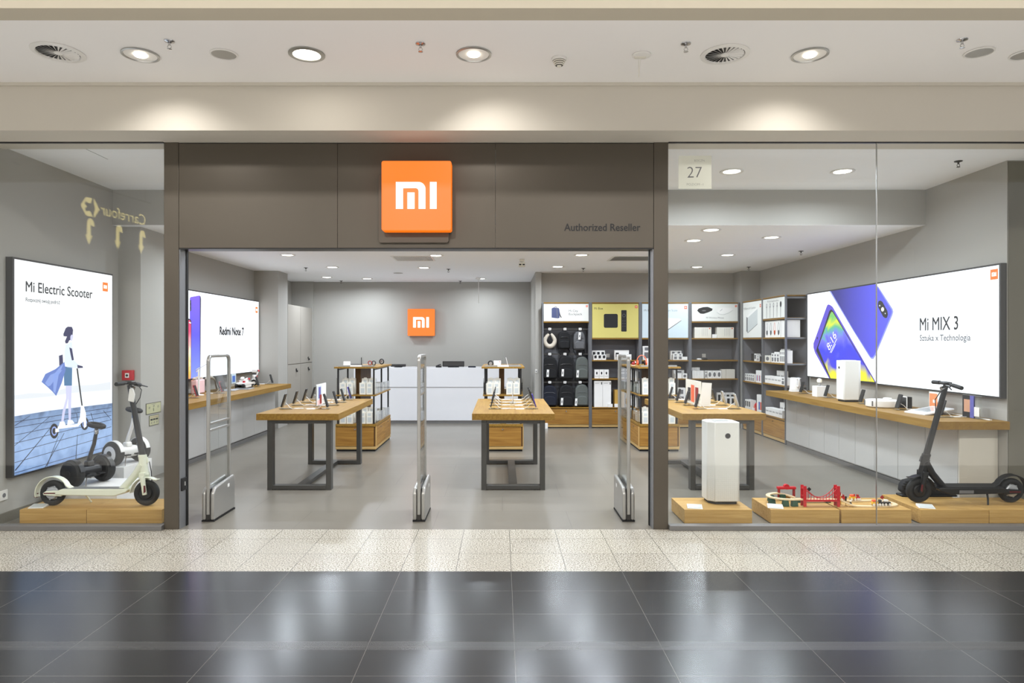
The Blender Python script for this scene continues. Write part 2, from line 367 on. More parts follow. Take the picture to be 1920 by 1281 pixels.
# facade: portal posts and header
struct('trim_5', MB().box(-2.885, -2.76, 5.70, 5.85, 0, ZS), 'facade_metal', bevel=.003)
struct('trim_6', MB().box(1.304, 1.427, 5.70, 5.85, 0, ZS), 'facade_metal', bevel=.003)
h = MB()
for a, b_ in ((-2.757, -1.402), (-1.400, -.052), (-.050, 1.301)):
    h.box(a, b_, 5.70, 5.85, 2.407, 3.30)
struct('trim_7', h, 'facade_metal', bevel=.002)
struct('trim_8', MB().box(-2.76, 1.304, 5.705, 5.845, 2.398, 2.407).box(-2.76, 1.304, 5.72, 5.85, 3.29, 3.31), 'black_plastic')
struct('door_1', MB().box(-2.76, -2.752, 5.712, 5.815, 0, 2.40), 'jamb_metal')
struct('door_2', MB().box(1.296, 1.304, 5.712, 5.815, 0, 2.40), 'jamb_metal')
struct('trim_9', MB().box(-2.76, -2.745, 5.815, 5.85, 0, 2.40).box(1.289, 1.304, 5.815, 5.85, 0, 2.40), 'black_rubber')
# glass fronts with their sills and head rails
g1 = struct('window_1', MB().box(-5.6, -2.886, 5.69, 5.702, .04, ZS-.006), 'clear_glass', smooth=False)
g2 = struct('window_2', MB().box(1.428, 3.203, 5.69, 5.702, .04, ZS-.006), 'clear_glass', smooth=False)
g3 = struct('window_3', MB().box(3.207, 6.4, 5.69, 5.702, .04, ZS-.006), 'clear_glass', smooth=False)
struct('trim_10', MB().box(3.2025, 3.2075, 5.689, 5.703, .04, ZS), 'aluminium')
struct('trim_11', MB().box(-5.6, -2.885, 5.655, 5.735, 0, .042), 'sill_metal', bevel=.003)
struct('trim_12', MB().box(1.427, 6.4, 5.655, 5.735, 0, .042), 'sill_metal', bevel=.003)
struct('trim_13', MB().box(-5.6, -2.885, 5.685, 5.71, ZS-.008, ZS).box(1.427, 6.4, 5.685, 5.71, ZS-.008, ZS), 'black_plastic')

# ================================================================ LAMPS
def area(parent, loc, power, size, color, spread=180, name='lamp_light'):
    l = bpy.data.lights.new(name, 'AREA'); l.shape = 'DISK'; l.size = size; l.energy = power; l.color = color; l.spread = math.radians(spread)
    o = bpy.data.objects.new(name, l); COL.objects.link(o); o.location = loc; o.parent = parent
    return o
def spot(parent, loc, power, angle, blend, color, rot=(0,0,0), size=.04, name='spot_light'):
    l = bpy.data.lights.new(name, 'SPOT'); l.energy = power; l.spot_size = math.radians(angle); l.spot_blend = blend; l.color = color; l.shadow_soft_size = size
    o = bpy.data.objects.new(name, l); COL.objects.link(o); o.location = loc; o.rotation_euler = rot; o.parent = parent
    return o
def shop_lamp():
    t = thing('ceiling_light', '', 'ceiling light', (0,0,0))
    MB().lathe([(.082,0),(.115,0),(.118,-.004),(.112,-.010),(.086,-.006),(.082,0)], caps=False).build('trim_ring', 'white_plastic', t)
    MB().lathe([(.0,-.003),(.04,-.004),(.084,-.002)], caps=False).build('diffuser', 'lamp_core', t)
    area(t, (0,0,-.016), SHOP_W, .17, SHOP_COL, 165)
    return t
lamp0 = shop_lamp()
rear = [(-3.25,10.14,'front-left lamp of the lower shop ceiling, over the left counter'),(-2.99,11.79,'lamp left of the sprinkler, beyond the left counter end'),
 (-3.56,13.6,'farthest left lamp, before the lockers and back wall'),(-2.8,13.9,'lamp close to the back wall, right of the locker niche'),
 (-1.38,11.87,'lamp behind the slotted air grille at centre'),(-1.0,10.2,'lamp at the right end of the slotted air grille'),
 (-.43,13.9,'lamp by the back wall, above the dangling white cord'),(.99,11.7,'lamp in front of the white partition edge'),
 (1.22,10.14,'lamp left of the right air grille'),(2.48,7.88,'lamp nearest the bulkhead behind the right glass'),
 (2.51,8.7,'second lamp behind the right glass, beside the grille end'),(3.42,8.44,'lamp nearest the right wall in the lower ceiling'),
 (3.44,10.14,'lamp left of the small black sprinkler at right'),(3.45,11.75,'farthest lamp seen through the right glass, over the corner shelves')]
hidden = [(-3.25,8.5),(-1.0,8.5),(.3,8.5),(1.3,8.5)]
first = True
for x, y, lb in rear:
    if first: lamp0.location = (x,y,ZR-.0005); lamp0['label'] = 'round white recessed '+lb; lamp0['group'] = 'round lamps in the shop ceiling'; first = False
    else: dup(lamp0, (x,y,ZR-.0005), 0, 'round white recessed '+lb)
for x, y in hidden: dup(lamp0, (x,y,ZR-.0005), 0, 'round recessed lamp in the row hidden behind the sign fascia')
dup(lamp0, (2.33,6.74,ZF-.0005), 0, 'round lamp in the high front ceiling, just right of the number 27 sticker', 'lamps of the high front ceiling')
dup(lamp0, (3.45,6.74,ZF-.0005), 0, 'round lamp in the high front ceiling, just left of the glass joint', 'lamps of the high front ceiling')
for x in (-2.3,-1.1,.1,1.2): dup(lamp0, (x,6.74,ZF-.0005), 0, 'round lamp of the high front ceiling behind the sign fascia', 'lamps of the high front ceiling')

# mall spots and objects in the recessed ceiling strip
def mall_spot(x, y, label, tilt):
    t = thing('recessed_spotlight', label, 'ceiling light', (x,y,3.689), 0, 'spotlights in the mall ceiling')
    MB().lathe([(.115,0),(.128,-.001),(.128,-.008),(.114,-.010),(.110,-.004),(.115,0)], caps=False, n=40).build('trim_ring', 'aluminium', t)
    MB().lathe([(0,-.001),(.05,-.0015),(.111,-.004)], caps=False, n=40).build('reflector', 'white_plastic', t)
    MB().ball((0,0,-.006), .045, .045, .012).build('bulb', 'lamp_mall', t)
    spot(t, (0,0,-.03), MALL_W, 124, .85, LOUNGE_COL, tilt)
    return t
mall_spot(-2.62, 4.84, 'bright round spotlight right of the left swirl vent', (.38,0,.0))
mall_spot(-.20, 4.83, 'bright round spotlight in the middle of the mall ceiling', (.38,-.2,0))
mall_spot(2.24, 4.84, 'bright round spotlight right of the right swirl vent', (.38,0,0))
t = thing('recessed_downlight', 'round frosted downlight with a wide white disc, left of centre', 'ceiling light', (-1.41,4.83,3.689))
MB().lathe([(.095,0),(.13,-.001),(.13,-.007),(.098,-.010),(.095,0)], caps=False, n=40).build('trim_ring', 'aluminium', t)
MB().lathe([(0,-.003),(.097,-.004)], caps=False, n=40).build('diffuser', 'lamp_mall', t)
area(t, (0,0,-.02), 2.5, .16, LOUNGE_COL)
def swirl(x, y, label):
    t = thing('swirl_air_vent', label, 'air vent', (x,y,3.689), 0, 'round air vents in the mall ceiling')
    MB().lathe([(.135,0),(.172,-.001),(.172,-.006),(.140,-.012),(.135,0)], caps=False, n=48).build('rim', 'white_plastic', t)
    MB().lathe([(0,-.0005),(.136,-.001)], caps=False, n=40).build('backing', 'black_plastic', t)
    b = MB()
    for k in range(24):
        a = 2*PI*k/24; w = .105
        p = [(.03*math.cos(a),.03*math.sin(a),-.005),(.132*math.cos(a+.02),.132*math.sin(a+.02),-.004),(.132*math.cos(a+w*1.25),.132*math.sin(a+w*1.25),-.011),(.03*math.cos(a+w*.6),.03*math.sin(a+w*.6),-.010)]
        b.add(p+[(q[0],q[1],q[2]+.0012) for q in p], [(0,1,2,3),(7,6,5,4),(0,4,5,1),(1,5,6,2),(2,6,7,3),(3,7,4,0)])
    b.build('blades', 'white_plastic', t, smooth=False)
    MB().lathe([(0,-.013),(.026,-.012),(.032,-.004)], caps=False).build('hub', 'white_plastic', t)
swirl(-3.19, 4.80, 'round swirl air vent with fanned blades, far left of the mall ceiling')
swirl(1.62, 4.83, 'round swirl air vent with fanned blades, right half of the mall ceiling')
def grille(x, y, label):
    t = thing('ceiling_speaker', label, 'speaker', (x,y,3.689), 0, 'ceiling speakers')
    MB().lathe([(.084,0),(.097,-.001),(.097,-.006),(.086,-.009),(.084,0)], caps=False, n=36).build('rim', 'white_plastic', t)
    MB().lathe([(0,-.004),(.086,-.004)], caps=False, n=36).build('grille', 'antenna_grey', t)
grille(-2.01, 4.83, 'round grey speaker grille between two left lamps')
grille(3.44, 4.80, 'round grey speaker grille at the right of the mall ceiling')
grille(3.80, 4.84, 'grey round ceiling fitting cut by the right picture edge')
def sprinkler(x, y, z, label, group, dark=False, s=1):
    t = thing('fire_sprinkler', label, 'sprinkler', (x,y,z-.0005), 0, group); q = 'dark_metal' if dark else 'chrome'
    MB().lathe([(.0,0),(.036*s,-.001),(.034*s,-.006),(.012*s,-.012)], caps=False).build('rosette', q, t)
    b = MB().cyl((0,0,-.008),(0,0,-.03*s),.008*s).tube([(.008,0,-.03*s),(.014,0,-.042*s),(.004,0,-.055*s)],.0025,6).tube([(-.008,0,-.03*s),(-.014,0,-.042*s),(-.004,0,-.055*s)],.0025,6)
    b.lathe([(.0,-.055*s),(.016*s,-.056*s),(.016*s,-.059*s),(0,-.060*s)])
    b.build('nozzle', q, t)
G = 'sprinklers in the mall ceiling'
sprinkler(-2.30,4.62,3.69,'small chrome sprinkler above the leftmost spotlight',G)
sprinkler(-.565,4.66,3.69,'small chrome sprinkler left of the middle spotlight',G)
sprinkler(1.29,4.66,3.69,'small chrome sprinkler above the right swirl vent',G)
sprinkler(3.18,4.60,3.69,'small chrome sprinkler near the right speaker grille',G)
G = 'dark sprinklers in the shop ceiling'
sprinkler(4.36,6.36,ZF,'dark sprinkler in the high ceiling at the far right','sprinkler of the high front ceiling',True)
for x,y,l in ((-3.48,11.87,'between two left lamps'),(-3.46,14.4,'beside the back wall at left'),(-.96,12.09,'right of the centre lamp'),(-.89,14.45,'at the back wall near the dangling cord'),
              (1.47,11.96,'above the shelf signs'),(4.36,9.7,'near the right wall'),(4.36,11.75,'above the corner shelves')):
    sprinkler(x,y,ZR,'small dark sprinkler '+l,G,True)
t = thing('smoke_detector', 'white stepped smoke detector hanging from the mall ceiling', 'smoke detector', (.425,4.90,3.689))
MB().lathe([(0,0),(.055,-.001),(.056,-.016),(.048,-.02)], caps=False).build('base', 'white_plastic', t)
b = MB()
for k in range(3): b.lathe([(.044-.006*k,-.021-.012*k),(.047-.006*k,-.026-.012*k),(.040-.006*k,-.030-.012*k)], caps=False)
b.lathe([(.018,-.056),(.014,-.064),(0,-.066)], caps=False).build('sensor_head', 'cream_box', t)
MB().lathe([(.034,-.02),(.026,-.056)]).build('core', 'dark_metal', t)
t = thing('ceiling_sensor', 'flat white sensor plate with a thin wire hanging down', 'sensor', (1.018,4.84,3.689))
MB().lathe([(0,-.002),(.066,-.001),(.066,-.010),(.05,-.016),(0,-.017)], caps=False).build('plate', 'white_plastic', t)
MB().box(-.05,.03,-.012,.012,-.026,-.016).build('clip', 'cream_box', t)
MB().tube([(-.02,0,-.016),(-.022,0,-.16)],.0018,6).tube([(-.006,0,-.016),(-.014,0,-.10),(-.02,0,-.17)],.0015,6).build('wire', 'cream_box', t)
t = thing('smoke_detector', 'white smoke detector with a dangling cord by the back wall', 'smoke detector', (-.47,13.7,ZR-.0005))
MB().lathe([(0,0),(.05,-.001),(.05,-.02),(.03,-.04),(0,-.042)], caps=False).build('body', 'white_plastic', t)
MB().tube([(0,0,-.04),(.003,0,-.52)],.006,6).build('cord', 'white_plastic', t)
t = thing('hanging_sensor', 'small yellow-white ceiling sensor box above the partition', 'sensor', (.33,10.7,ZR-.0005))  # sensor box hung from the ceiling, gives off no light
MB().box(-.04,.04,-.03,.03,-.03,0).box(-.05,.05,-.03,.03,-.12,-.05).box(-.02,.02,-.01,.01,-.05,-.03).build('housing', 'cream_box', t, bevel=.004)
MB().box(-.045,-.01,-.032,-.029,-.095,-.075).box(.01,.045,-.032,-.029,-.095,-.075).build('lens', 'black_plastic', t)
def air_grille(x0, x1, y0, y1, label):
    t = thing('air_grille', label, 'air vent', ((x0+x1)/2,(y0+y1)/2,ZR-.0005), 0, 'slotted air grilles')
    w = (x1-x0)/2; d = (y1-y0)/2
    MB().box(-w,w,-d,-d+.03,-.008,0).box(-w,w,d-.03,d,-.008,0).box(-w,-w+.03,-d+.03,d-.03,-.008,0).box(w-.03,w,-d+.03,d-.03,-.008,0).build('frame', 'white_plastic', t)
    MB().box(-w+.03,w-.03,-d+.03,d-.03,-.001,0).build('backing', 'black_plastic', t)
    b = MB(); n = int((2*w-.06)/.026)
    for k in range(n):
        x = -w+.03+.026*k
        b.bar((x+.012,-d+.03,-.006),(x+.012,d-.03,-.006),.004,.014,0,up=(.7,0,.7))
    b.build('slats', 'white_plastic', t, smooth=False)
air_grille(-1.71,-1.07,10.25,10.85,'slotted square air grille in the ceiling left of the centre lamp')
air_grille(1.72,2.40,10.25,10.85,'slotted air grille partly hidden behind the right portal post')
tag(MB().lathe([(0,-.004),(.09,-.004),(.092,0)], n=32).build('access_cover','shop_wall',loc=(-1.98,12.8,ZR)), 'flat grey round cover in the ceiling before the back wall', 'ceiling cover')
struct('trim_14', MB().box(-3.72,-3.715,5.9,6.3,ZF-.001,ZF), 'soft_ink')
# unseen fill lamps, added behind the viewer to light the mall side
def unseen_fill_lamp(x, y):
    t = thing('unseen_fill_lamp', 'added square fill lamp, unseen, behind the viewer', 'ceiling light', (x,y,4.199), 0, 'added fill lamps behind the viewer')
    MB().box(-.17,.17,-.17,.17,-.02,0).build('frame', 'white_plastic', t)
    MB().box(-.15,.15,-.15,.15,-.022,-.0202).build('diffuser', 'lamp_mall', t)
    l = bpy.data.lights.new('lamp_light', 'AREA'); l.size = .30; l.energy = FILL_W; l.color = LOUNGE_COL
    o = bpy.data.objects.new('lamp_light', l); COL.objects.link(o); o.location = (0,0,-.03); o.parent = t
for gx in (-6.6,-3.9,-1.3,1.3,3.9,6.6):
    for gy in (1.2,): unseen_fill_lamp(gx, gy)
# ================================================================ SIGNS
def logo(b, o, u, v, size, nrm, mo, mw, cut=.0012):
    """orange rounded square with the white sign on it; o = lower left corner"""
    o = Vector(o); u = Vector(u); v = Vector(v); nrm = Vector(nrm)
    def P2(x, y, k): return o+u*(x*size)+v*(y*size)+nrm*k
    if mo is not None: b.poly([P2(x,y,cut) for x,y in rrect(0,1,0,1,.03,3)], mo)
    c = cut*2
    m_out = [(.207,.31),(.207,.695)]+[(x,y) for x,y in reversed(arc(.53,.595,.1,0,90,6))]+[(.63,.31),(.532,.31)]+[(x,y) for x,y in arc(.49,.565,.042,0,90,4)]+[(.31,.605),(.31,.31)]
    b.poly([P2(x,y,c) for x,y in m_out], mw)
    b.poly([P2(x,y,c) for x,y in ((.372,.31),(.474,.31),(.474,.545),(.372,.545))], mw)
    b.poly([P2(x,y,c) for x,y in ((.694,.31),(.790,.31),(.790,.695),(.694,.695))], mw)
def cube_sign(name, label, x0, z0, size, yfront, depth, plate):
    t = thing(name, label, 'sign', (x0+size/2, yfront+depth, z0))
    h = size/2
    MB().prism(rrect(-h,h,0,size,.03*size), 'XZ', -depth, -.03).build('sign_box', 'logo_orange', t, bevel=.006)
    MB().prism(rrect(-h+.0,h-.0,.0,size,.03*size), 'XZ', -depth+.012, -.028).build('side_band', 'dark_metal', t)
    b = MB(); logo(b, (-h,-depth-.001,0), (1,0,0), (0,0,1), size, (0,-1,0), None, 0, .0008)
    b.build('white_letters', 'logo_white', t, smooth=False)
    if plate:
        MB().prism(rrect(-h-.045,h-.03,-.085,size-.09,.02), 'XZ', -.030, 0).build('back_plate', 'facade_metal', t, bevel=.002)
    else:
        MB().box(-h*.8,h*.8,-.03,0,.05*size,.95*size).build('back_plate', 'dark_metal', t)
cube_sign('logo_sign', 'large glowing orange square logo sign on the fascia over the entrance', -1.0, 2.532, .583, 5.56, .139, True)
cube_sign('logo_sign', 'smaller glowing orange square logo sign on the back wall above the counter', (764.5-940)*14.6/1250, 1.6+(642-630)*14.6/1250, 50.5*14.6/1250, 14.58, .119, False)
t = thing('fascia_lettering', 'black Authorized Reseller lettering at the lower right of the fascia', 'lettering', ((1058-940)*5.7/1250,5.699,1.6+(642-433)*5.7/1250))
MB().text('Authorized Reseller', (0,-.001,0), (1,0,0), (0,0,1), .062, 142.5*5.7/1250, weight=.02).build('letters', 'ink', t, smooth=False)

# backlit advertising boxes on the side walls -------------------------------------------------
def artpt(X, px, py, off=0):
    Y = X*F/(px-CX); return (X-math.copysign(off, X), Y, EYE-(py-CY)*Y/F)
def lightbox(name, label, X, Xw, Y0, Y1, z0, z1, cat='lightbox'):
    t = thing(name, label, cat, (0,0,0)); s = math.copysign(1, X); a, b_ = sorted((X-s*(-.004), Xw))
    e = .018
    MB().box(a,b_,Y0,Y1,z0,z0+e).box(a,b_,Y0,Y1,z1-e,z1).box(a,b_,Y0,Y0+e,z0+e,z1-e).box(a,b_,Y1-e,Y1,z0+e,z1-e).box(*sorted((Xw,Xw-s*.02)),Y0+e,Y1-e,z0+e,z1-e).build('frame', 'dark_metal', t)
    return t
def zoomer(X, ox, oy, k, lay):
    return lambda pts, off: [artpt(X, ox+x/k, oy+y/k, off*lay) for x, y in pts]
# 1: scooter poster in the left show window
X = -4.344
t = lightbox('advertising_lightbox', 'tall backlit poster of a woman riding a kick scooter, left show window', X, XL, 5.93, 7.46, .392, 2.362)
ramp_glow('poster_sky', 'Z', .4, 2.4, [(0,(170,196,232)),(.25,(222,228,240)),(.42,(238,243,250)),(.6,(252,254,255)),(1,(250,252,255))], 1.15)
ramp_glow('poster_ground', 'Z', .35, 1.35, [(0,(44,66,110)),(.25,(112,142,190)),(.5,(150,180,224)),(.8,(120,146,186)),(1,(60,76,104))], 1, wob=.5, wscale=5)
glow('poster_line', (28,38,62)); glow('poster_hair', (44,42,86)); glow('poster_skin', (206,206,240)); glow('poster_cape', (98,124,196)); glow('poster_cape_light', (136,160,224))
glow('poster_skirt', (72,116,158)); glow('poster_shirt', (222,232,250)); glow('poster_white', (248,250,255), 1.1); glow('poster_haze', (226,230,236))
mats = ['poster_sky','poster_ground','poster_line','poster_hair','poster_skin','poster_cape','poster_skirt','poster_shirt','poster_white','poster_cape_light','poster_haze','art_black','art_ink','logo_orange','logo_white']
b = MB(); y0, y1, z0, z1 = 5.948, 7.442, .41, 2.344
b.add([(X,y0,z0),(X,y1,z0),(X,y1,z1),(X,y0,z1)], [(0,1,2,3)], 0)
Z = zoomer(X, 0, 600, 3.203, .0006)
zc = lambda pts: [(p[0], min(max(p[1],y0),y1), min(max(p[2],z0),z1)) for p in pts]
b.poly(zc(Z([(50,585),(300,545),(676,500),(676,795),(50,955)],1)), 1)
b.poly(zc(Z([(70,480),(200,470),(300,460),(420,440),(664,420),(664,372),(560,390),(440,395),(300,440),(180,440),(70,455)],1)), 10)
for a_, c_, w in (((66,640),(180,575),5),((66,760),(300,580),5),((90,905),(310,640),6),((270,895),(385,680),6),((280,880),(350,700),5),((455,835),(465,690),5),((545,560),(570,640),4),((620,545),(668,600),4),((460,560),(470,640),4)):
    d = Vector((c_[0]-a_[0], c_[1]-a_[1])).normalized(); n = Vector((-d.y,d.x))*w/2
    b.poly(zc(Z([(a_[0]-n.x,a_[1]-n.y),(c_[0]-n.x*.5,c_[1]-n.y*.5),(c_[0]+n.x*.5,c_[1]+n.y*.5),(a_[0]+n.x,a_[1]+n.y)],2)), 2)
for ya, yb in ((615,525),(650,548),(695,572),(745,598),(800,640),(862,690),(925,752)):
    b.poly(zc(Z([(63,ya),(668,yb),(668,yb+3),(63,ya+3.5)],2)), 2)
for pts, k, m in (
    ([(405,40),(430,42),(437,60),(433,105),(428,120),(415,122),(405,140),(392,142),(388,128),(400,100),(380,98),(378,85),(392,50)],6,3),
    ([(426,88),(437,92),(436,108),(430,126),(420,124),(420,100)],7,4),
    ([(352,215),(375,208),(378,262),(355,278)],4,3),
    ([(392,150),(430,130),(434,170),(440,240),(470,268),(468,288),(430,290),(400,284),(385,250),(386,185)],5,7),
    ([(414,165),(430,172),(442,240),(430,244),(420,200)],6,3),
    ([(388,280),(432,284),(430,395),(384,395),(382,340)],5,6),
    ([(385,252),(392,300),(368,380),(335,457),(318,436),(285,405),(247,372),(270,325),(330,296)],6,5),
    ([(380,262),(350,330),(330,440),(318,430),(318,330),(345,298)],7,9),
    ([(372,300),(300,395),(285,400),(268,380),(300,330)],7,9),
    ([(393,395),(411,395),(408,470),(388,560),(380,612),(366,612),(374,550),(396,470)],4,4),
    ([(411,395),(429,395),(426,500),(424,602),(411,602),(408,500)],4,4),
    ([(462,270),(494,278),(496,288),(464,290)],7,3),
    ([(457,292),(466,290),(495,515),(487,515)],5,11),
    ([(484,515),(500,515),(514,560),(516,640),(503,652),(500,610),(484,622),(468,640),(460,632),(478,585)],6,8),
    ([(345,640),(400,632),(465,625),(470,640),(345,656)],5,8),
    ([(358,612),(384,610),(392,632),(350,640)],6,8), ([(405,602),(432,602),(446,622),(402,632)],6,8)):
    b.poly(Z(pts, k), m)
for cx, cy, rx, ry in ((324,668,26,45),(507,622,24,40)):
    b.poly(Z(arc(cx,cy,rx,0,360*27/28,27,ry),4), 11); b.poly(Z(arc(cx,cy,rx*.62,0,360*27/28,27,ry*.62),5), 9); b.poly(Z(arc(cx,cy,rx*.42,0,360*27/28,27,ry*.42),5.5), 11)
b.poly(Z([(330,655),(350,650),(352,672),(330,676)],6), 8)
o3 = (X+.0008,); U = (0,1,0); V = (0,0,1)
b.text('Mi Electric Scooter', (X+.002, 6.087, 2.066), U, V, .095, .99, weight=.02, m=11)
b.text('Rozpocznij swoją podróż', (X+.002, 6.087, 1.975), U, V, .036, .47, weight=.02, m=12)
logo(b, (X,7.262,2.158), U, V, .098, (1,0,0), 13, 14, .0008)
b.build('poster_face', mats, t, smooth=False)
# 2: phone poster over the left counter
X = -4.50
t = lightbox('advertising_lightbox', 'wide backlit white poster with a blue phone above the left counter', X, -4.6, 8.92, 12.385, 1.055, 2.365)
ramp_glow('poster_blue_back', 'Z', 1.1, 2.3, [(0,(120,140,255)),(.5,(84,80,240)),(1,(120,90,250))], 1.1)
ramp_glow('poster_sunset', 'Z', 1.1, 1.9, [(0,(250,130,120)),(.3,(255,190,70)),(.6,(255,240,200)),(.8,(250,150,160)),(1,(225,60,110))], 1.1, wob=.3, wscale=4)
b = MB(); y0, y1, z0, z1 = 8.94, 12.365, 1.073, 2.347
b.add([(X,y0,z0),(X,y1,z0),(X,y1,z1),(X,y0,z1)], [(0,1,2,3)], 0)
Z = zoomer(X, 340, 540, 7.12, .0006)
zc = lambda pts: [(p[0], min(max(p[1],y0),y1), min(max(p[2],z0),z1)) for p in pts]
b.poly(zc(Z([(112,140),(122,122),(242,100),(258,116),(262,150),(252,1202),(108,1220)],1)), 1)
b.poly(zc(Z([(245,104),(258,116),(262,150),(252,1202),(246,1203),(247,140)],2)), 2)
b.poly(Z([(112,165),(130,160),(132,300),(114,318)],2), 2)
for cy in (190,245,290): b.poly(Z(arc(122,cy,6,0,345,14,18),3), 6)
b.poly(zc(Z([(20,400),(110,412),(128,430),(134,470),(128,1218),(20,1235)],3)), 2)
b.poly(zc(Z([(20,425),(112,432),(126,470),(124,1216),(20,1232)],4)), 3)
b.poly(Z([(100,455),(126,462),(126,475),(100,468)],5), 4)
b.text('Redmi Note 7', (X+.002, 10.65, 1.722), U, V, .130, .99, weight=.07, m=2)
yy = 10.66
for wl in (.19,.10,.30,.24,.21):      # faint line of small print, too pale to read
    for q in range(int(wl/.03)):
        ya = yy+.03*q; b.add([(X+.0008,ya,1.602),(X+.0008,ya+.016,1.602),(X+.0008,ya+.016,1.640),(X+.0008,ya,1.640)], [(0,1,2,3)], 5)
    yy += wl+.03
logo(b, (X,12.2,2.14), U, V, .11, (1,0,0), 7, 4, .0008)
b.build('poster_face', ['box_white','poster_blue_back','art_black','poster_sunset','logo_white','art_faint','art_ink','logo_orange'], t, smooth=False)
# 3: phone poster over the right counter
X = 4.75
t = lightbox('advertising_lightbox', 'largest backlit white poster with two tilted phones above the right counter', X, XR, 6.345, 10.36, 1.062, 2.356)
ramp_glow('poster_back_blue', 'Y', 7.4, 9.9, [(0,(104,112,255)),(.45,(84,84,232)),(.8,(48,44,140)),(1,(34,32,96))], 1.05)
ramp_glow('poster_waves', 'Z', 1.2, 2.5, [(0,(230,240,60)),(.18,(235,230,40)),(.28,(64,60,225)),(.42,(52,58,230)),(.56,(120,120,250)),(.66,(90,190,140)),(.74,(225,235,50)),(.82,(110,200,110)),(1,(240,220,60))], 1.05, wob=.55, wscale=2.4)
glow('poster_edge', (150,158,255)); glow('poster_violet', (96,78,210))
b = MB(); y0, y1, z0, z1 = 6.363, 10.342, 1.08, 2.338
b.add([(X,y0,z0),(X,y1,z0),(X,y1,z1),(X,y0,z1)], [(0,1,2,3)], 0)
Z = zoomer(X, 1480, 480, 4.27, .0006)
zc = lambda pts: [(p[0], min(max(p[1],y0),y1), min(max(p[2],z0),z1)) for p in pts]
b.poly(zc(Z([(322,270),(690,222),(716,250),(828,425),(833,448),(826,475),(690,800),(674,826),(655,824),(640,806),(512,600)],1)), 2)
b.poly(zc(Z([(332,270),(686,224),(708,252),(818,430),(822,450),(816,470),(684,790),(668,812),(652,810),(520,602)],2)), 1)
b.poly(Z([(716,362),(730,358),(745,366),(786,440),(790,470),(782,496),(768,498),(752,486),(712,410),(710,380)],3), 3)
for cx, cy, rx, ry, m in ((748,428,11,17,4),(725,398,5,7,5),(769,461,4,6,5)): b.poly(Z(arc(cx,cy,rx,0,345,16,ry),4), m)
ra = arc(629,458,20,0,360,24,36); ri = arc(629,458,18,360,0,24,34)
b.poly(Z(ra+ri,3), 6)
b.poly(zc(Z([(300,405),(306,392),(316,388),(330,394),(348,408),(700,1022),(318,990),(206,775),(194,735),(194,700)],3)), 6)
b.poly(zc(Z([(322,440),(336,428),(350,440),(694,1020),(326,990),(216,760),(222,735),(236,700)],4)), 3)
b.poly(zc(Z([(330,462),(340,446),(350,452),(686,1010),(332,984),(232,735)],5)), 7)
b.poly(Z([(222,655),(226,648),(230,652),(228,665),(223,668)],6), 3)
s0 = Vector(artpt(X, 1480+322/4.27, 480+762/4.27)); s1 = Vector(artpt(X, 1480+372/4.27, 480+660/4.27))
uu = (s1-s0).normalized(); vv = Vector((-1,0,0)).cross(uu).normalized(); vv = -vv if vv.z < 0 else vv
b.text('8:16', s0+Vector((-.004,0,0)), uu, vv, .12, .30, weight=-.008, m=4)
for k, (la, lb) in enumerate(((0,.28),(.02,.2))):
    q0 = s0-vv*(.035+.025*k)+uu*la+Vector((-.004,0,0)); q1 = s0-vv*(.035+.025*k)+uu*lb+Vector((-.004,0,0))
    b.add([q0,q1,q1+vv*.008,q0+vv*.008], [(0,1,2,3)], 4)
U2 = (0,-1,0)
b.text('Mi MIX 3', (X-.002, 7.563, 1.734), U2, V, .142, .633, weight=.018, m=3)
b.text('Sztuka x Technologia', (X-.002, 7.563, 1.618), U2, V, .066, .816, weight=.02, m=8)
logo(b, (X,6.475,2.205), U2, V, .10, (-1,0,0), 9, 4, .0008)
b.build('poster_face', ['box_white','poster_back_blue','poster_edge','art_black','logo_white','poster_haze','poster_violet','poster_waves','art_ink','logo_orange'], t, smooth=False)
# frosted number sticker on the right window
t = thing('window_sticker', 'square frosted sticker with the number 27 high on the right window', 'sticker', ((1303-940)*5.69/1250,5.689,2.91))
s = 31*5.69/1250
MB().box(-s,s,-.001,0,0,2*s).build('film', 'frosted', t)
b = MB().text('27', (-.066,-.0018,.095), (1,0,0), V, .095, .125, weight=-.012).text('POZIOM -1', (-.07,-.0018,.028), (1,0,0), V, .02, .14, weight=-.02).text('BOCZN', (-.005,-.0018,.232), (1,0,0), V, .018, .085, weight=-.02)
b.build('lettering', 'soft_ink', t, smooth=False)
# hanging gallery sign behind the viewer, seen mirrored in the left window
t = thing('hanging_sign', 'pale yellow supermarket sign with arrows mirrored in the left window', 'sign', (-4.9,1.9,0))
b = MB(); n = (1,0,0); U3 = Vector((-.30,1.7,0)).normalized(); o = Vector((-.22,-.10,3.28)); U3 = -U3*-1
b.text('Carrefour', o, U3, V, .15, .84, weight=.0)
k = o+U3*.86+Vector((0,0,.06))
def on(pts): return [k+U3*(x*.75)+Vector((0,0,y)) for x, y in pts]
b.poly(on([(0,0),(.13,.13),(.13,.06),(.10,0),(.13,-.06),(.13,-.13)]))
b.poly(on([(.16,.12),(.30,.12),(.42,0),(.30,-.12),(.16,-.12),(.20,-.05),(.27,-.05),(.30,-.07),(.33,-.03),(.28,0),(.33,.03),(.30,.07),(.27,.05),(.20,.05)]))
for ax_ in (.0,.45,.95):
    k = o+U3*ax_+Vector((0,0,-.16))
    b.poly(on([(0,-.02),(0,.0)]+[(x,y) for x,y in reversed(arc(.08,.0,.08,0,180,8))][1:]+[(.16,-.14),(.20,-.14),(.12,-.26),(.04,-.14),(.08,-.14),(.08,-.02),(.06,0),(.04,-.02)]))
b.build('letters', 'sign_yellow', t, smooth=False)
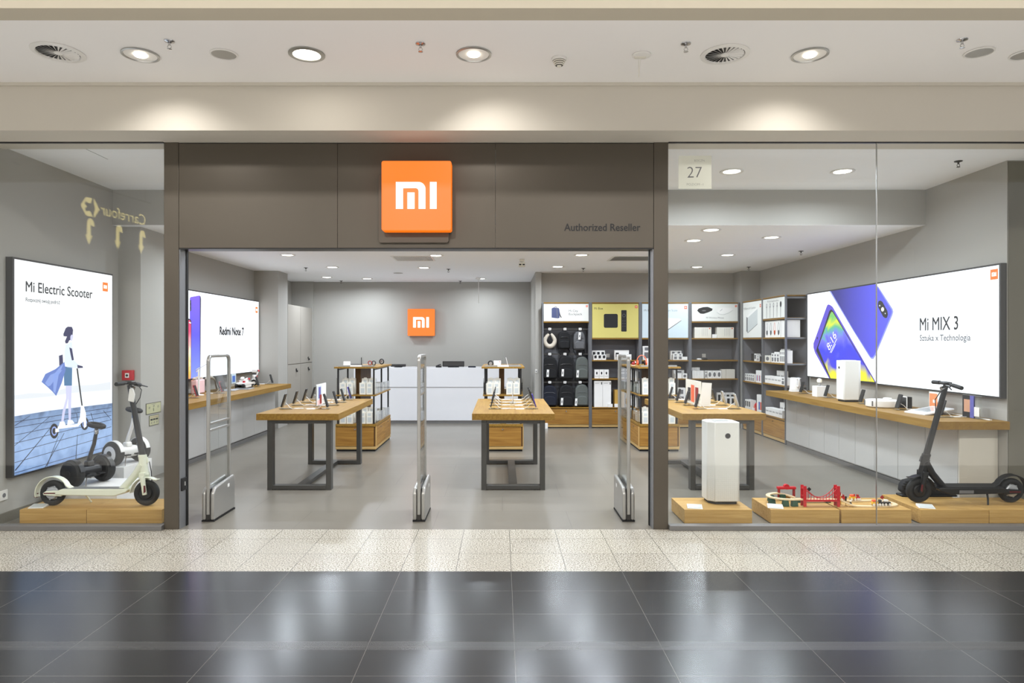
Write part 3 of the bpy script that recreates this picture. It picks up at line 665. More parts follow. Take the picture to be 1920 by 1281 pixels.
MB().bar((-.20,-.2,3.62),(-.58,2.0,3.62),.02,.02).bar((-.22,-.1,3.62),(-.22,-.1,4.2),.01,.01).bar((-.5,1.7,3.62),(-.5,1.7,4.2),.01,.01).build('hanger', 'dark_metal', t)

# ================================================================ FIXED FURNITURE
def counter_left():
    pts = [(-3.81,8.07),(-3.81,12.08),(-4.60,12.08),(-4.60,8.36),(-4.147,8.36),(-4.147,8.22)]
    t = thing('wall_counter', 'long white wall counter with oak worktop along the left wall', 'counter', (0,0,0))
    MB().prism([(p[0]+(.003 if p[0] < -4.2 else 0), p[1]) for p in pts], 'XY', .772, .85).build('worktop', 'oak_y', t, bevel=.002)
    MB().prism([(-4.13,8.26),(-4.13,12.0),(-4.595,12.0),(-4.595,8.36),(-4.14,8.36),(-4.14,8.26)], 'XY', .02, .06).build('plinth', 'dark_metal', t)
    ys = [8.25,8.72,9.16,9.62,10.08,10.53,11.0,11.5,12.03]
    MB().prism([(-4.10,8.25),(-4.10,12.03),(-4.597,12.03),(-4.597,8.355),(-4.14,8.355),(-4.14,8.25)], 'XY', .06, .772).build('carcass', 'cabinet_white', t)
    for a, c in zip(ys, ys[1:]): MB().box(-4.10,-4.08,a+.003,c-.003,.075,.765).build('door', 'cabinet_white', t, bevel=.002)
    MB().box(-4.10,-4.085,8.25,12.03,.0,.055).build('kick_strip', 'sill_metal', t)
def counter_right():
    t = thing('wall_counter', 'long white wall counter with oak worktop along the right wall', 'counter', (0,0,0))
    MB().box(4.12,4.807,6.30,10.385,.772,.85).build('worktop', 'oak_y', t, bevel=.002)
    MB().box(4.45,4.805,6.47,10.38,.06,.772).build('carcass', 'cabinet_white', t)
    ys = [6.47,6.97,7.45,7.92,8.35,8.75,9.15,9.6,10.0,10.38]
    for a, c in zip(ys, ys[1:]): MB().box(4.43,4.45,a+.003,c-.003,.075,.765).build('door', 'cabinet_white', t, bevel=.002)
    MB().box(4.445,4.80,6.475,10.38,.0,.055).build('kick_strip', 'sill_metal', t)
    MB().box(4.432,4.806,6.452,6.47,.0,.77).build('end_panel', 'mall_plaster', t, bevel=.002)
counter_left(); counter_right()
# lockers flush with the left wall
t = thing('wall_lockers', 'grey built-in lockers with key locks in the left wall niche', 'cabinet', (0,0,0))
MB().box(-4.59,-4.17,12.952,14.618,.09,2.345).build('carcass', 'locker', t)
MB().box(-4.59,-4.16,12.955,14.618,0,.09).build('plinth', 'olive_pier', t)
for (a, c) in ((12.955,13.78),(13.79,14.618)):
    for (p, q) in ((.10,1.155),(1.17,2.34)):
        d = MB().box(-4.17,-4.15,a+.003,c-.003,p,q).build('locker_door', 'locker', t, bevel=.002)
        if not (a < 13 and p > 1):
            kz = 1.05 if p < 1 else 1.27
            MB().cyl((-4.15,c-.30,kz),(-4.138,c-.30,kz),.022).box(-4.138,-4.12,c-.31,c-.27,kz-.05,kz-.015).build('key_lock', 'black_plastic', d)
# cash desk
t = thing('cash_desk', 'long white gloss cash desk in front of the back wall', 'counter', (-1.3,13.1,0))
MB().box(-1.6,1.65,.0,.04,.72,1.10).build('upper_front', 'white_gloss', t, bevel=.003)
MB().box(-1.6,1.65,.015,.05,.06,.715).build('lower_front', 'white_gloss', t, bevel=.003)
MB().box(-1.6,1.65,.05,.70,.06,1.03).build('body', 'cabinet_white', t)
MB().box(-1.6,1.65,.04,.70,1.06,1.10).build('desk_top', 'white_gloss', t, bevel=.003)
MB().box(-1.58,1.63,.03,.66,.0,.06).build('plinth', 'sill_metal', t)
# monitors and devices showing above the desk
def device(name, label, x0, x1, z1, cat):
    t = thing(name, label, cat, ((x0+x1)/2,13.35,1.10)); w = (x1-x0)/2; z = z1-1.10
    MB().box(-w,w,-.02,.015,.012,z).build('casing', 'black_plastic', t, bevel=.004)
    MB().box(-w+.015,w-.015,-.023,-.0205,.03,z-.012).build('back_panel', 'dark_metal', t)
    MB().box(-w*.5,w*.5,-.06,.08,0,.012).build('foot', 'black_plastic', t, bevel=.003)
def px(x, Y): return (x-CX)*Y/F
def pz(y, Y): return EYE-(y-CY)*Y/F
device('computer_monitor', 'black monitor back standing on the middle of the cash desk', px(830,13.35), px(870.5,13.35), pz(677.5,13.35), 'monitor')
device('cash_register', 'black flat register screen at the left end of the cash desk', px(733,13.35), px(761,13.35), pz(683,13.35), 'register')
t = thing('card_terminal', 'small black card terminal left of the desk monitor', 'card terminal', (px(823,13.3),13.3,1.10))
MB().box(-.06,.05,-.04,.04,0,.035).bar((-.05,0,.03),(.04,0,.06),.07,.02).build('body', 'black_plastic', t, bevel=.004)
MB().bar((-.035,-.0,.0455),(.0,0,.058),.05,.002).build('screen', 'soft_ink', t)
t = thing('tablet', 'thin dark tablet lying right of the desk monitor', 'tablet', (px(885,13.3),13.3,1.10))
MB().box(-.075,.075,-.05,.05,0,.024).build('body', 'navy_cloth', t, bevel=.004)
MB().box(-.065,.065,-.04,.04,.0241,.026).build('screen', 'black_plastic', t)

# presentation tables
def table(label, x0, x1):
    cx = (x0+x1)/2; w = (x1-x0)/2
    t = thing('display_table', label, 'table', (cx,7.15,0), 0, 'oak display tables')
    MB().box(-w,w,0,1.90,.7635,.8335).build('tabletop', 'oak_y', t, bevel=.0015)
    for y, nm in ((.06,'leg_frame'),(1.58,'leg_frame')):
        a = .345; q = .055
        b = MB().box(-a,-a+q,y,y+.09,.0,.7635).box(a-q,a,y,y+.09,.0,.7635).box(-a+q,a-q,y,y+.09,.72,.7635).box(-a+q,a-q,y,y+.09,.008,.05)
        b.build(nm, 'leg_metal', t, bevel=.002)
    MB().box(-.045,.045,.15,1.58,.01,.05).build('floor_rail', 'leg_metal', t, bevel=.002)
    MB().box(-.04,.04,.15,1.58,.71,.763).build('top_rail', 'leg_metal', t)
TX = [(-2.63,-1.745,'left'),(-.315,.572,'middle'),(1.945,2.84,'right')]
for a, c, nm in TX: table('oak-topped display table with grey metal legs, the %s one of three' % nm, a, c)

def tt(n): return TX[n]
# phones on stands ------------------------------------------------------------------------------
def phone(body, name='smartphone'):
    t = thing(name, '', 'phone'); th = math.radians(17)
    b = MB().prism(rrect(-.037,.037,0,.158,.009,4), 'YZ', -.005, .005).build('body', body, t, bevel=.0015)
    MB().prism(rrect(-.0335,.0335,.006,.152,.006,4), 'YZ', .0051, .0062).build('screen', 'black_plastic', t)
    MB().prism(rrect(.012,.028,.118,.148,.006,3), 'YZ', -.0066, -.005).build('camera', 'black_plastic', t)
    for c in t.children if False else [o for o in SC.objects if o.parent == t]: c.rotation_euler = (0,-th,0); c.location = (0,0,.022)
    return t
def stand():
    t = thing('phone_stand', '', 'stand')
    MB().prism(rrect(-.10,.045,-.045,.045,.008,3), 'XY', 0, .008).build('base_plate', 'acrylic', t)
    MB().prism([(.018,.008),(.028,.008),(.028,.022),(.012,.020),(-.028,.12),(-.034,.118),(.006,.012)], 'XZ', -.02, .02).build('back_rest', 'acrylic', t)
    MB().tube([(-.02,0,.07),(-.05,.01,.05),(-.075,.02,.02),(-.11,.03,.006),(-.16,.035,.006),(-.19,.0,.006),(-.16,-.035,.006),(-.12,-.02,.006),(-.16,.0,.006),(-.24,.01,.006)], .0034, 6).build('cable', 'white_plastic', t)
    MB().box(-.21,-.115,-.05,-.015,0,.007).build('price_card', 'white_card', t)
    return t
PH = {}; ST = [None]
def place_phone(x, y, z, facing, body, label, group='phones on display stands'):
    rz = 0 if facing > 0 else PI
    if ST[0] is None: s = ST[0] = stand(); s.location = (x,y,z); s.rotation_euler = (0,0,rz)
    else: s = dup(ST[0], (x,y,z), rz)
    s['label'] = 'clear stand under the '+label; s['group'] = 'phone stands'
    if body not in PH: p = PH[body] = phone(body)
    else: p = dup(PH[body])
    p.location = (x+facing*.022,y,z+.001); p.rotation_euler = (0,0,rz); p['label'] = label; p['group'] = group
TZ = .8335
NEAR = ['nearest','second','third','farthest']
for ti, (a, c, nm) in enumerate(TX):
    lx = [-2.50,-.10,2.25][ti]; rx = [-2.015,.375,2.70][ti]
    for k, y in enumerate((7.66,8.09,8.48,8.86)):
        place_phone(lx, y, TZ, -1, 'black_plastic', 'black phone, %s in the left row on the %s display table' % (NEAR[k], nm))
        body = 'purple_metal' if (ti == 0 and k == 3) or (ti == 1 and k == 0) else ('silver_paint' if ti == 2 and k in (0,1) else 'black_plastic')
        place_phone(rx, y, TZ, 1, body, '%s phone, %s in the right row on the %s display table' % ({'purple_metal':'violet','silver_paint':'silver','black_plastic':'black'}[body], NEAR[k], nm))
for k, (x, y, bd, w) in enumerate(((-4.11,8.97,'red_phone','red'),(-4.10,9.77,'red_phone','red'),(-4.10,11.2,'black_plastic','black'),(-4.12,11.95,'black_plastic','black'))):
    place_phone(x, y, .85, 1, bd, '%s phone on the left wall counter, %s from the entrance' % (w, ORD[k]), 'phones on the wall counters')
for k, (x, y) in enumerate(((4.40,6.66),(4.40,7.38),(4.39,8.12),(4.39,9.0),(4.38,9.72))):
    place_phone(x, y, .85, -1, 'black_plastic', 'black phone on the right wall counter, %s from the entrance' % ORD[k], 'phones on the wall counters')
# upright acrylic holders
def acryl(x, y, z, rz, w, h, prints, label, name='leaflet_holder', cat='leaflet holder'):
    t = thing(name, label, cat, (x,y,z), rz)
    MB().box(-w/2,w/2,-.004,.004,.006,h).box(-w/2,w/2,-.04,.04,0,.006).build('acrylic_sheet', 'acrylic', t)
    b = MB(); used = []
    for (x0,x1,z0,z1,m) in prints:
        if m not in used: used.append(m)
        k = prints.index((x0,x1,z0,z1,m))
        b.box(x0*w-w/2,x1*w-w/2,-.0045-.0006*(k+1),-.0042,z0*h,z1*h,used.index(m)); b.box(x0*w-w/2,x1*w-w/2,.0042,.0045+.0006*(k+1),z0*h,z1*h,used.index(m))
    b.build('leaflet', used, t, smooth=False)
acryl(-2.19,8.10,TZ,PI/2,.44,.27,[(.02,.98,.04,.98,'white_card'),(.08,.5,.3,.9,'panel_blue'),(.2,.42,.35,.85,'print_violet'),(.1,.5,.06,.28,'pink_print'),(.3,.5,.1,.5,'brick_red')],'white leaflet holder with blue picture standing on the left display table')
acryl(.145,8.45,TZ,PI/2,.34,.27,[(.02,.98,.04,.98,'white_card'),(.1,.9,.5,.9,'panel_blue')],'thin white leaflet holder standing edge-on on the middle display table')
t = thing('leaflet_holder', 'folded cream and white leaflet with red phones on the right display table', 'leaflet', (2.44,8.25,TZ))
b = MB().box(-.075,-.07,-.35,.30,0,.30,0).bar((-.07,-.35,.15),(.06,-.30,.14),.005,.28,1)
b.build('leaflet', ['cream_box','white_card'], t)
b = MB().box(-.0765,-.0755,-.25,-.12,.03,.22,0).box(-.0765,-.0755,-.08,.06,.03,.24,1).box(-.0765,-.0755,.08,.2,.03,.2,2)
b.build('printed_phones', ['brick_red','orange_plastic','ink'], t)

# counter top goods, right ----------------------------------------------------------------------
CZ = .85
t = thing('electric_kettle', 'white electric kettle on its base at the far end of the right counter', 'kettle', (4.46,10.12,CZ), 0)
MB().lathe([(.085,0),(.09,.004),(.09,.02),(.08,.024)]).build('power_base', 'white_plastic', t)
MB().lathe([(.078,.026),(.082,.03),(.076,.12),(.068,.205),(.062,.215),(0,.218)], n=36).build('body', 'white_plastic', t)
MB().tube([(0,-.066,.195),(0,-.11,.205),(0,-.125,.19),(0,-.125,.10),(0,-.115,.085),(0,-.075,.085)], .011, 8).build('handle', 'white_plastic', t)
MB().prism([(.055,.19),(.088,.205),(.06,.214)], 'XZ', -.018, .018).build('spout', 'white_plastic', t)
MB().lathe([(.045,.218),(.04,.224),(0,.226)]).build('lid', 'dark_metal', t)
t = thing('bulb_plinth', 'small white cube block under a light bulb on the right counter', 'plinth', (4.40,9.22,CZ))
MB().box(-.07,.07,-.07,.07,0,.145).build('block', 'white_card', t, bevel=.003)
t = thing('smart_bulb', 'white light bulb with grey base standing on a white cube', 'light bulb', (4.40,9.22,CZ+.145))
MB().lathe([(.018,0),(.02,.02),(.03,.05)]).build('bulb_base', 'antenna_grey', t)
MB().lathe([(.030,.0505),(.034,.07),(.030,.092),(.016,.104),(0,.107)], caps=False).build('bulb_globe', 'bulb_white', t)
def purifier(label, loc, w, d, h, rz=0, hole='front'):
    t = thing('air_purifier', label, 'air purifier', loc, rz)
    c = .055*w/.28
    pts = [(-w/2+c,-d/2),(w/2-c*.3,-d/2),(w/2,-d/2+c*.3),(w/2,d/2-c),(w/2-c,d/2),(-w/2+c,d/2),(-w/2,d/2-c),(-w/2,-d/2+c)]
    MB().prism([(x*.86,y*.86) for x,y in pts], 'XY', 0, .025).build('foot', 'black_rubber', t)
    MB().prism(pts, 'XY', .025, h).build('casing', 'perforated', t, bevel=.006)
    MB().lathe([(w*.36,h+.0005),(w*.39,h+.003),(w*.36,h+.004),(w*.30,h+.001)], caps=False, n=40).build('fan_ring', 'white_plastic', t)
    b = MB().cyl((0,0,h+.0002),(0,0,h+.0012),w*.35,n=40); b.build('fan_grille', 'antenna_grey', t)
    r = .013 if w < .26 else .022; hx = .0 if w < .26 else .03; hz = h-.09 if w < .26 else h*.835
    MB().cyl((hx,-d/2-.003,hz),(hx,-d/2+.001,hz),r,n=28).build('display', 'black_plastic', t)
    MB().torus((hx,-d/2-.002,hz),r+.002,.002,(0,1,0)).build('display_ring', 'chrome', t)
    return t
m = mat('perforated', (226,225,220), .45, noise=.01)
nt = m.node_tree; g = nt.nodes.new('ShaderNodeTexCoord'); vo = nt.nodes.new('ShaderNodeTexVoronoi'); vo.inputs['Scale'].default_value = 150; vo.inputs['Randomness'].default_value = 0
nt.links.new(g.outputs['Object'], vo.inputs['Vector'])
s = nt.nodes.new('ShaderNodeSeparateXYZ'); nt.links.new(g.outputs['Object'], s.inputs[0])
mr = nt.nodes.new('ShaderNodeMapRange'); mr.inputs[1].default_value = .46; mr.inputs[2].default_value = .10; nt.links.new(s.outputs[2], mr.inputs[0])
cr = nt.nodes.new('ShaderNodeMapRange'); cr.inputs[1].default_value = .28; cr.inputs[2].default_value = .42; cr.inputs[3].default_value = .35; cr.inputs[4].default_value = 1
nt.links.new(vo.outputs['Distance'], cr.inputs[0])
mx = nt.nodes.new('ShaderNodeMix'); mx.data_type = 'FLOAT'; mx.inputs[2].default_value = 1
nt.links.new(mr.outputs[0], mx.inputs[0]); nt.links.new(cr.outputs[0], mx.inputs[3])
bs = nt.nodes['Principled BSDF']; src = bs.inputs['Base Color'].links[0].from_socket
ml = nt.nodes.new('ShaderNodeMix'); ml.data_type = 'RGBA'; ml.blend_type = 'MULTIPLY'; ml.inputs[0].default_value = 1
nt.links.new(src, ml.inputs[6]); nt.links.new(mx.outputs[0], ml.inputs[7]); nt.links.new(ml.outputs[2], bs.inputs['Base Color'])
purifier('white air purifier tower standing on the right wall counter', (4.41,8.47,CZ), .235, .235, .52, -PI/2)
purifier('tall white floor-standing air purifier on the oak plinth beside the right portal post', (2.02,6.17,.13), .285, .27, .745)
t = thing('robot_vacuum', 'round white robot vacuum cleaner on the right wall counter', 'robot vacuum', (4.41,7.72,CZ))
MB().lathe([(.155,.0),(.172,.012),(.174,.02),(.174,.078),(.165,.086),(0,.088)], n=48).build('body', 'white_plastic', t)
MB().lathe([(.045,.088),(.045,.104),(.038,.108),(0,.108)], c=(.06,0,0)).build('laser_turret', 'white_plastic', t)
MB().lathe([(.15,-.001),(.16,.012)], n=40).build('underside', 'black_rubber', t)
MB().box(-.176,-.16,.06,.063,.02,.078).box(-.176,-.16,-.10,-.097,.02,.078).build('bumper_seams', 'soft_ink', t)
t = thing('charging_dock', 'small black box with white trim behind the robot vacuum', 'dock', (4.62,7.62,CZ))
MB().box(-.03,.03,-.075,.075,0,.13).build('box', 'black_plastic', t, bevel=.003)
MB().box(-.032,-.028,-.08,-.07,0,.13).box(-.032,-.028,-.08,.08,.125,.135).build('trim', 'white_card', t)
acryl(4.66,7.14,CZ,-PI/2,.24,.22,[(.02,.98,.02,.98,'panel_cream'),(.05,.6,.05,.9,'print_orange'),(.6,.85,.05,.5,'print_orange'),(.3,.5,.45,.6,'white_card'),(.85,.95,.8,.95,'ink')],'acrylic stand with an orange picture behind the white tablet pad')
acryl(4.66,6.60,CZ,-PI/2,.27,.225,[(.02,.6,.02,.98,'ink'),(.1,.42,.25,.8,'skin_print'),(.42,.62,.02,.98,'print_violet'),(.64,.9,.1,.5,'white_card')],'acrylic stand with a portrait print at the near end of the right counter')
t = thing('body_scale', 'flat white glass scale tilted on a clear rest on the right counter', 'scale', (4.50,7.0,CZ), .12)
MB().box(-.18,.16,-.15,.15,0,.022).xform(Matrix.Translation((0,0,.022)) @ Matrix.Rotation(-.16,4,'Y')).build('platform', 'white_gloss', t, bevel=.008)
MB().prism([(-.12,0),(-.11,0),(-.11,.02),(.13,.055),(.13,0),(.14,0),(.14,.066),(-.12,.03)], 'XZ', -.10, .10).build('clear_rest', 'acrylic', t)
t = thing('cable_strip', 'thin pale cable cover lying along the back of the right counter', 'cable cover', (4.70,6.9,CZ))
MB().box(-.012,.012,-.5,.6,0,.008).build('strip', 'white_card', t)
# counter top goods, left -----------------------------------------------------------------------
t = thing('desk_lamp', 'slim white desk lamp with a thin bent arm on the left counter', 'desk lamp', (-4.28,9.43,CZ))
MB().lathe([(.07,0),(.07,.01),(.02,.016)]).build('base', 'white_plastic', t)
MB().cyl((0,0,.012),(0,0,.37),.013).build('pole', 'white_plastic', t)
MB().tube([(.0,.02,.39),(0,-.05,.375),(0,-.08,.36),(0,-.07,.33),(0,-.04,.35),(0,0,.38),(0,.2,.42),(0,.36,.46)], .006, 8).build('arm', 'silver_paint', t)
acryl(-4.40,9.22,CZ,PI/2,.17,.20,[(.04,.96,.02,.98,'white_card'),(.3,.7,.3,.7,'art_grey')],'clear price holder behind the first red phone on the left counter')
t = thing('travel_pillow_box', 'pale pink soft box with rounded ears behind the desk lamp', 'speaker box', (-4.42,9.72,CZ))
MB().box(-.05,.05,-.14,.12,0,.21).build('box', 'pink_print', t, bevel=.02)
MB().ball((0,-.11,.225),.03,.04,.022).ball((0,-.02,.235),.028,.04,.02).ball((0,.08,.225),.03,.04,.022).build('padding', 'cream_cloth', t)
t = thing('laptop', 'grey open laptop standing at an angle on the left counter', 'laptop', (-4.30,10.35,CZ), .1)
MB().box(-.02,.20,-.16,.16,0,.014).build('keyboard_base', 'silver_paint', t, bevel=.003)
MB().box(-.006,.006,-.16,.16,0,.22).xform(Matrix.Translation((-.02,0,.014)) @ Matrix.Rotation(-.3,4,'Y')).build('screen_lid', 'dark_metal', t, bevel=.003)
t = thing('laptop', 'second silver laptop lying open and flat beside the grey one', 'laptop', (-4.12,10.65,CZ), .1)
MB().box(-.13,.13,-.17,.17,0,.015).build('body', 'silver_paint', t, bevel=.003)
MB().box(-.10,.11,-.15,.15,.0151,.017).build('keyboard', 'dark_metal', t)
t = thing('white_bracket', 'white curved stand arching over the grey laptop', 'stand', (-4.44,10.2,CZ))
MB().tube([(0,-.2,.20),(0,-.1,.225),(0,0,.22),(0,.12,.17),(0,.2,.02)], [.012,.016,.022,.014,.012], 8).build('arch', 'cream_cloth', t)
t = thing('toy_rover', 'white and black building-block toy rover with tracks on the left counter', 'toy', (-4.22,10.85,CZ+.0), .0)
t.location = (-4.24,10.98,CZ)
MB().prism(rrect(-.19,.19,0,.075,.035), 'YZ', -.075, -.035).prism(rrect(-.19,.19,0,.075,.035), 'YZ', .035, .075).build('tracks', 'black_rubber', t)
MB().prism(rrect(-.15,.15,.022,.06,.015), 'YZ', -.085, -.078).prism(rrect(-.17,.17,.055,.092,.015), 'YZ', -.06, .085).prism(rrect(-.14,.1,.015,.05,.012), 'YZ', .0765, .088).build('side_panels', 'white_plastic', t)
MB().box(-.05,.05,-.08,.07,.092,.13).ball((0,-.06,.155),.035,.04,.03).bar((0,.0,.12),(0,.15,.15),.02,.02).build('turret', 'white_plastic', t, bevel=.004)
MB().box(-.052,-.045,-.08,.0,.10,.12).ball((.03,.15,.14),.018).box(.03,.055,-.13,-.08,.09,.12).build('red_bricks', 'red_paint', t)
acryl(-4.44,11.05,CZ,PI/2,.20,.23,[(.04,.96,.3,.98,'panel_blue'),(.2,.8,.4,.85,'blue_print')],'clear holder with a blue print behind the toy rover')
t = thing('toy_robot', 'white building-block toy robot on two wheels at the end of the left counter', 'toy', (-4.30,11.62,CZ), .2)
for s in (-1,1):
    MB().torus((0,.075*s,.052),.042,.012,(0,1,0)).cyl((0,.068*s,.052),(0,.082*s,.052),.03).build('wheel', 'black_rubber', t)
    MB().cyl((0,.066*s,.052),(0,.086*s,.052),.022).build('hub_cap', 'white_plastic', t)
MB().box(-.04,.04,-.06,.06,.05,.12).box(-.03,.03,-.045,.05,.12,.19).build('body', 'white_plastic', t, bevel=.006)
MB().box(-.04,.05,-.07,.055,.225,.285).cyl((.02,-.01,.19),(.02,-.01,.225),.02).build('head', 'white_plastic', t, bevel=.012)
MB().box(.05,.052,-.05,.03,.24,.27).box(-.035,.035,-.05,.04,.195,.21).build('visor', 'black_plastic', t)
MB().tube([(0,.05,.16),(.02,.10,.19),(.04,.13,.24)],.014,8).tube([(0,-.05,.17),(.02,-.10,.15),(.03,-.11,.10)],.014,8).build('arms', 'white_plastic', t)
MB().ball((.04,.135,.245),.022).ball((.0,.09,.22),.016).box(.04,.046,-.03,.03,.14,.17).build('red_joints', 'red_paint', t)
# ================================================================ SHELVING
def unit(loc, rz, w, planks, sign_z, label, sign_fn, open_right=False):
    """free-standing shelf bay: local x = 0..w left to right, y = 0 front .. depth back"""
    d = .36; H = 2.345
    t = thing('shelving_unit', label, 'shelves', loc, rz, 'shelving bays')
    for x in (0, w-.028):
        for y in (0, d-.03): MB().box(x,x+.028,y,y+.03,0,H).build('post', 'post_metal', t, bevel=.002)
    MB().box(.028,w-.028,d-.012,d,.05,H-.02).build('back_panel', 'shelf_back', t)
    for x in (.028, w-.033):
        b = MB()
        if x > .1 and open_right:
            for z in (1.68,1.27,.92,1.985,H-.03): b.box(w-.026,w-.002,.03,d-.03,z-.028,z-.002)
            b.build('side_rails', 'post_metal', t)
        else: b.box(x,x+.005,.03,d-.03,.39,H-.02).build('side_panel', 'shelf_back', t)
    for z in planks: MB().box(.0282,w-.0282,.002,d-.013,z-.024,z).build('shelf', 'oak_x', t, bevel=.001)
    MB().box(.0282,w-.0282,.002,d-.013,H-.02,H).build('top_board', 'oak_x', t, bevel=.001)
    MB().box(.0282,w-.0282,.03,d-.013,.07,.36).build('drawer_carcass', 'oak_dark', t)
    dr = MB().box(.030,w-.030,.004,.03,.072,.352).build('drawer', 'oak_edge', t, bevel=.001)
    MB().lathe([(.004,0),(.004,-.012),(.012,-.014),(.011,-.020),(0,-.022)], c=(w*.5,.004,.315), ax='Y').build('knob', 'chrome', dr)
    MB().box(.0282,w-.0282,.012,d-.013,.02,.065).build('plinth', 'oak_plinth', t)
    MB().box(.0282,w-.0282,.02,d-.013,.0,.02).build('shadow_gap', 'black_rubber', t)
    b = MB(); mats = sign_fn(b, w, sign_z, H-.024)
    b.build('sign_panel', mats, t, smooth=False)
    return t
EX = (1,0,0); EZ = (0,0,1)
def base_panel(b, w, z0, z1): b.box(.034,w-.034,.004,.014,z0+.004,z1-.004,0)
def F2(pts, y=.0034): return [(x,y,z) for x,z in pts]
def s_backpack(b, w, z0, z1):
    base_panel(b,w,z0,z1); x = .18
    b.poly(F2([(x,z0+.07),(x+.12,z0+.055),(x+.15,z0+.07),(x+.145,z0+.22),(x+.13,z0+.25),(x+.03,z0+.26),(x,z0+.24)]),1)
    b.poly(F2([(x+.145,z0+.2),(x+.16,z0+.13),(x+.19,z0+.07),(x+.17,z0+.07),(x+.145,z0+.12)]),2)
    b.poly(F2([(x+.05,z0+.258),(x+.06,z0+.275),(x+.09,z0+.275),(x+.10,z0+.256),(x+.09,z0+.256),(x+.085,z0+.266),(x+.065,z0+.266),(x+.06,z0+.258)]),2)
    b.poly(F2([(x+.1,z0+.06),(x+.11,z0+.06),(x+.105,z0+.25),(x+.095,z0+.25)],.003),3)
    b.text('Mi City',(.5,.0034,z0+.175),EX,EZ,.042,.17,weight=-.005,m=2).text('Backpack',(.5,.0034,z0+.115),EX,EZ,.042,.25,weight=-.005,m=2)
    logo(b,(w-.085,.004,z1-.065),EX,EZ,.035,(0,-1,0),4,0,.0005)
    return ['panel_cream','backpack_blue','ink','soft_ink','logo_orange_matt']
def s_box(b, w, z0, z1):
    base_panel(b,w,z0,z1); cz = z0+.32
    b.poly(F2(rrect(.25,.51,cz-.13,cz+.13,.03)),1); b.poly(F2(rrect(.26,.50,cz-.095,cz+.12,.03),.003),2)
    b.poly(F2(rrect(.575,.675,cz-.20,cz+.20,.012)),1); b.poly(F2(rrect(.582,.668,cz-.19,cz+.19,.01),.003),2)
    b.poly(F2(arc(.625,cz+.10,.03,0,345,20),.0026),3); b.poly(F2(arc(.625,cz+.10,.024,0,345,20),.0022),2)
    for k in range(3): b.poly(F2(arc(.605,cz-.0-.05*k,.006,0,330,10),.0026),3); b.poly(F2(arc(.645,cz-.0-.05*k,.006,0,330,10),.0026),3)
    b.text('Mi Box',(.07,.0034,z1-.11),EX,EZ,.042,.165,weight=-.005,m=1)
    logo(b,(w-.10,.004,z1-.085),EX,EZ,.05,(0,-1,0),4,5,.0005)
    return ['panel_yellow','ink','black_plastic','soft_ink','logo_orange_matt','white_card']
def s_scale(b, w, z0, z1):
    base_panel(b,w,z0,z1)
    b.poly(F2([(.2,z0+.12),(.48,z0+.14),(.76,z0+.33),(.74,z0+.36),(.45,z0+.38)]),1)
    b.poly(F2([(.2,z0+.12),(.48,z0+.14),(.76,z0+.33),(.77,z0+.325),(.49,z0+.128),(.2,z0+.11)],.003),2)
    b.text('Mi Body Composition Scale',(.07,.0034,z1-.145),EX,EZ,.040,.62,weight=-.01,m=3)
    logo(b,(w-.11,.004,z1-.10),EX,EZ,.055,(0,-1,0),4,1,.0005)
    return ['panel_blue','white_card','soft_ink','ink','logo_orange_matt']
def s_mouse(b, w, z0, z1):
    base_panel(b,w,z0,z1)
    b.poly(F2([(.13,z0+.20),(.16,z0+.24),(.24,z0+.265),(.33,z0+.27),(.42,z0+.235),(.41,z0+.20),(.33,z0+.165),(.25,z0+.14),(.19,z0+.145)]),1)
    b.poly(F2(arc(.26,z0+.20,.04,0,345,14,.012),.003),2)
    b.poly(F2([(.5,z0+.19),(.53,z0+.235),(.62,z0+.26),(.75,z0+.25),(.81,z0+.22),(.70,z0+.165),(.6,z0+.14),(.54,z0+.15)]),3)
    b.tube([(.5,.0034,z0+.17),(.55,.0034,z0+.13),(.63,.0034,z0+.125),(.72,.0034,z0+.155),(.8,.0034,z0+.21)],.0016,4,2)
    b.tube([(.56,.0034,z0+.19),(.6,.0034,z0+.23)],.0025,4,1)
    b.text('Mi Wireless Mouse',(.30,.0034,z0+.052),EX,EZ,.034,.33,weight=-.01,m=1)
    logo(b,(w-.085,.004,z1-.065),EX,EZ,.035,(0,-1,0),4,0,.0005)
    return ['panel_cream','ink','soft_ink','white_card','logo_orange_matt']
def s_speaker(b, w, z0, z1):
    base_panel(b,w,z0,z1)
    b.poly(F2([(.20,z0+.12),(.26,z0+.09),(.26,z0+.36),(.20,z0+.38)]),2)
    b.poly(F2([(.20,z0+.38),(.26,z0+.36),(.72,z0+.50),(.66,z0+.52)]),3)
    b.poly(F2([(.26,z0+.09),(.72,z0+.24),(.72,z0+.50),(.26,z0+.36)]),1)
    b.poly(F2([(.26,z0+.09),(.72,z0+.24),(.72,z0+.232),(.26,z0+.082)],.003),5)
    b.text('Mi Bluetooth Speaker',(.06,.0034,z1-.13),EX,EZ,.04,.58,weight=-.01,m=5)
    logo(b,(w-.11,.004,z1-.12),EX,EZ,.055,(0,-1,0),4,0,.0005)
    return ['panel_cream','art_grey','soft_ink','white_card','logo_orange_matt','ink']
def s_earphones(b, w, z0, z1):
    base_panel(b,w,z0,z1)
    for k in range(5):
        x = .19+.14*k; m = 5 if k == 4 else 2
        b.poly(F2(arc(x,z0+.215,.022 if k < 4 else .034,0,345,16,.04 if k < 4 else .05)),m)
        b.poly(F2([(x-.006,z0+.01),(x+.006,z0+.01),(x+.008,z0+.2),(x-.008,z0+.2)],.003),m)
        if k < 4: b.poly(F2(arc(x,z0+.22,.010,0,345,12,.022),.0028),3)
    b.text('Mi In-Ear Headphones Basic',(.22,.0034,z1-.06),EX,EZ,.028,.45,weight=-.01,m=5)
    return ['panel_cream','art_grey','soft_ink','white_card','logo_orange_matt','ink']
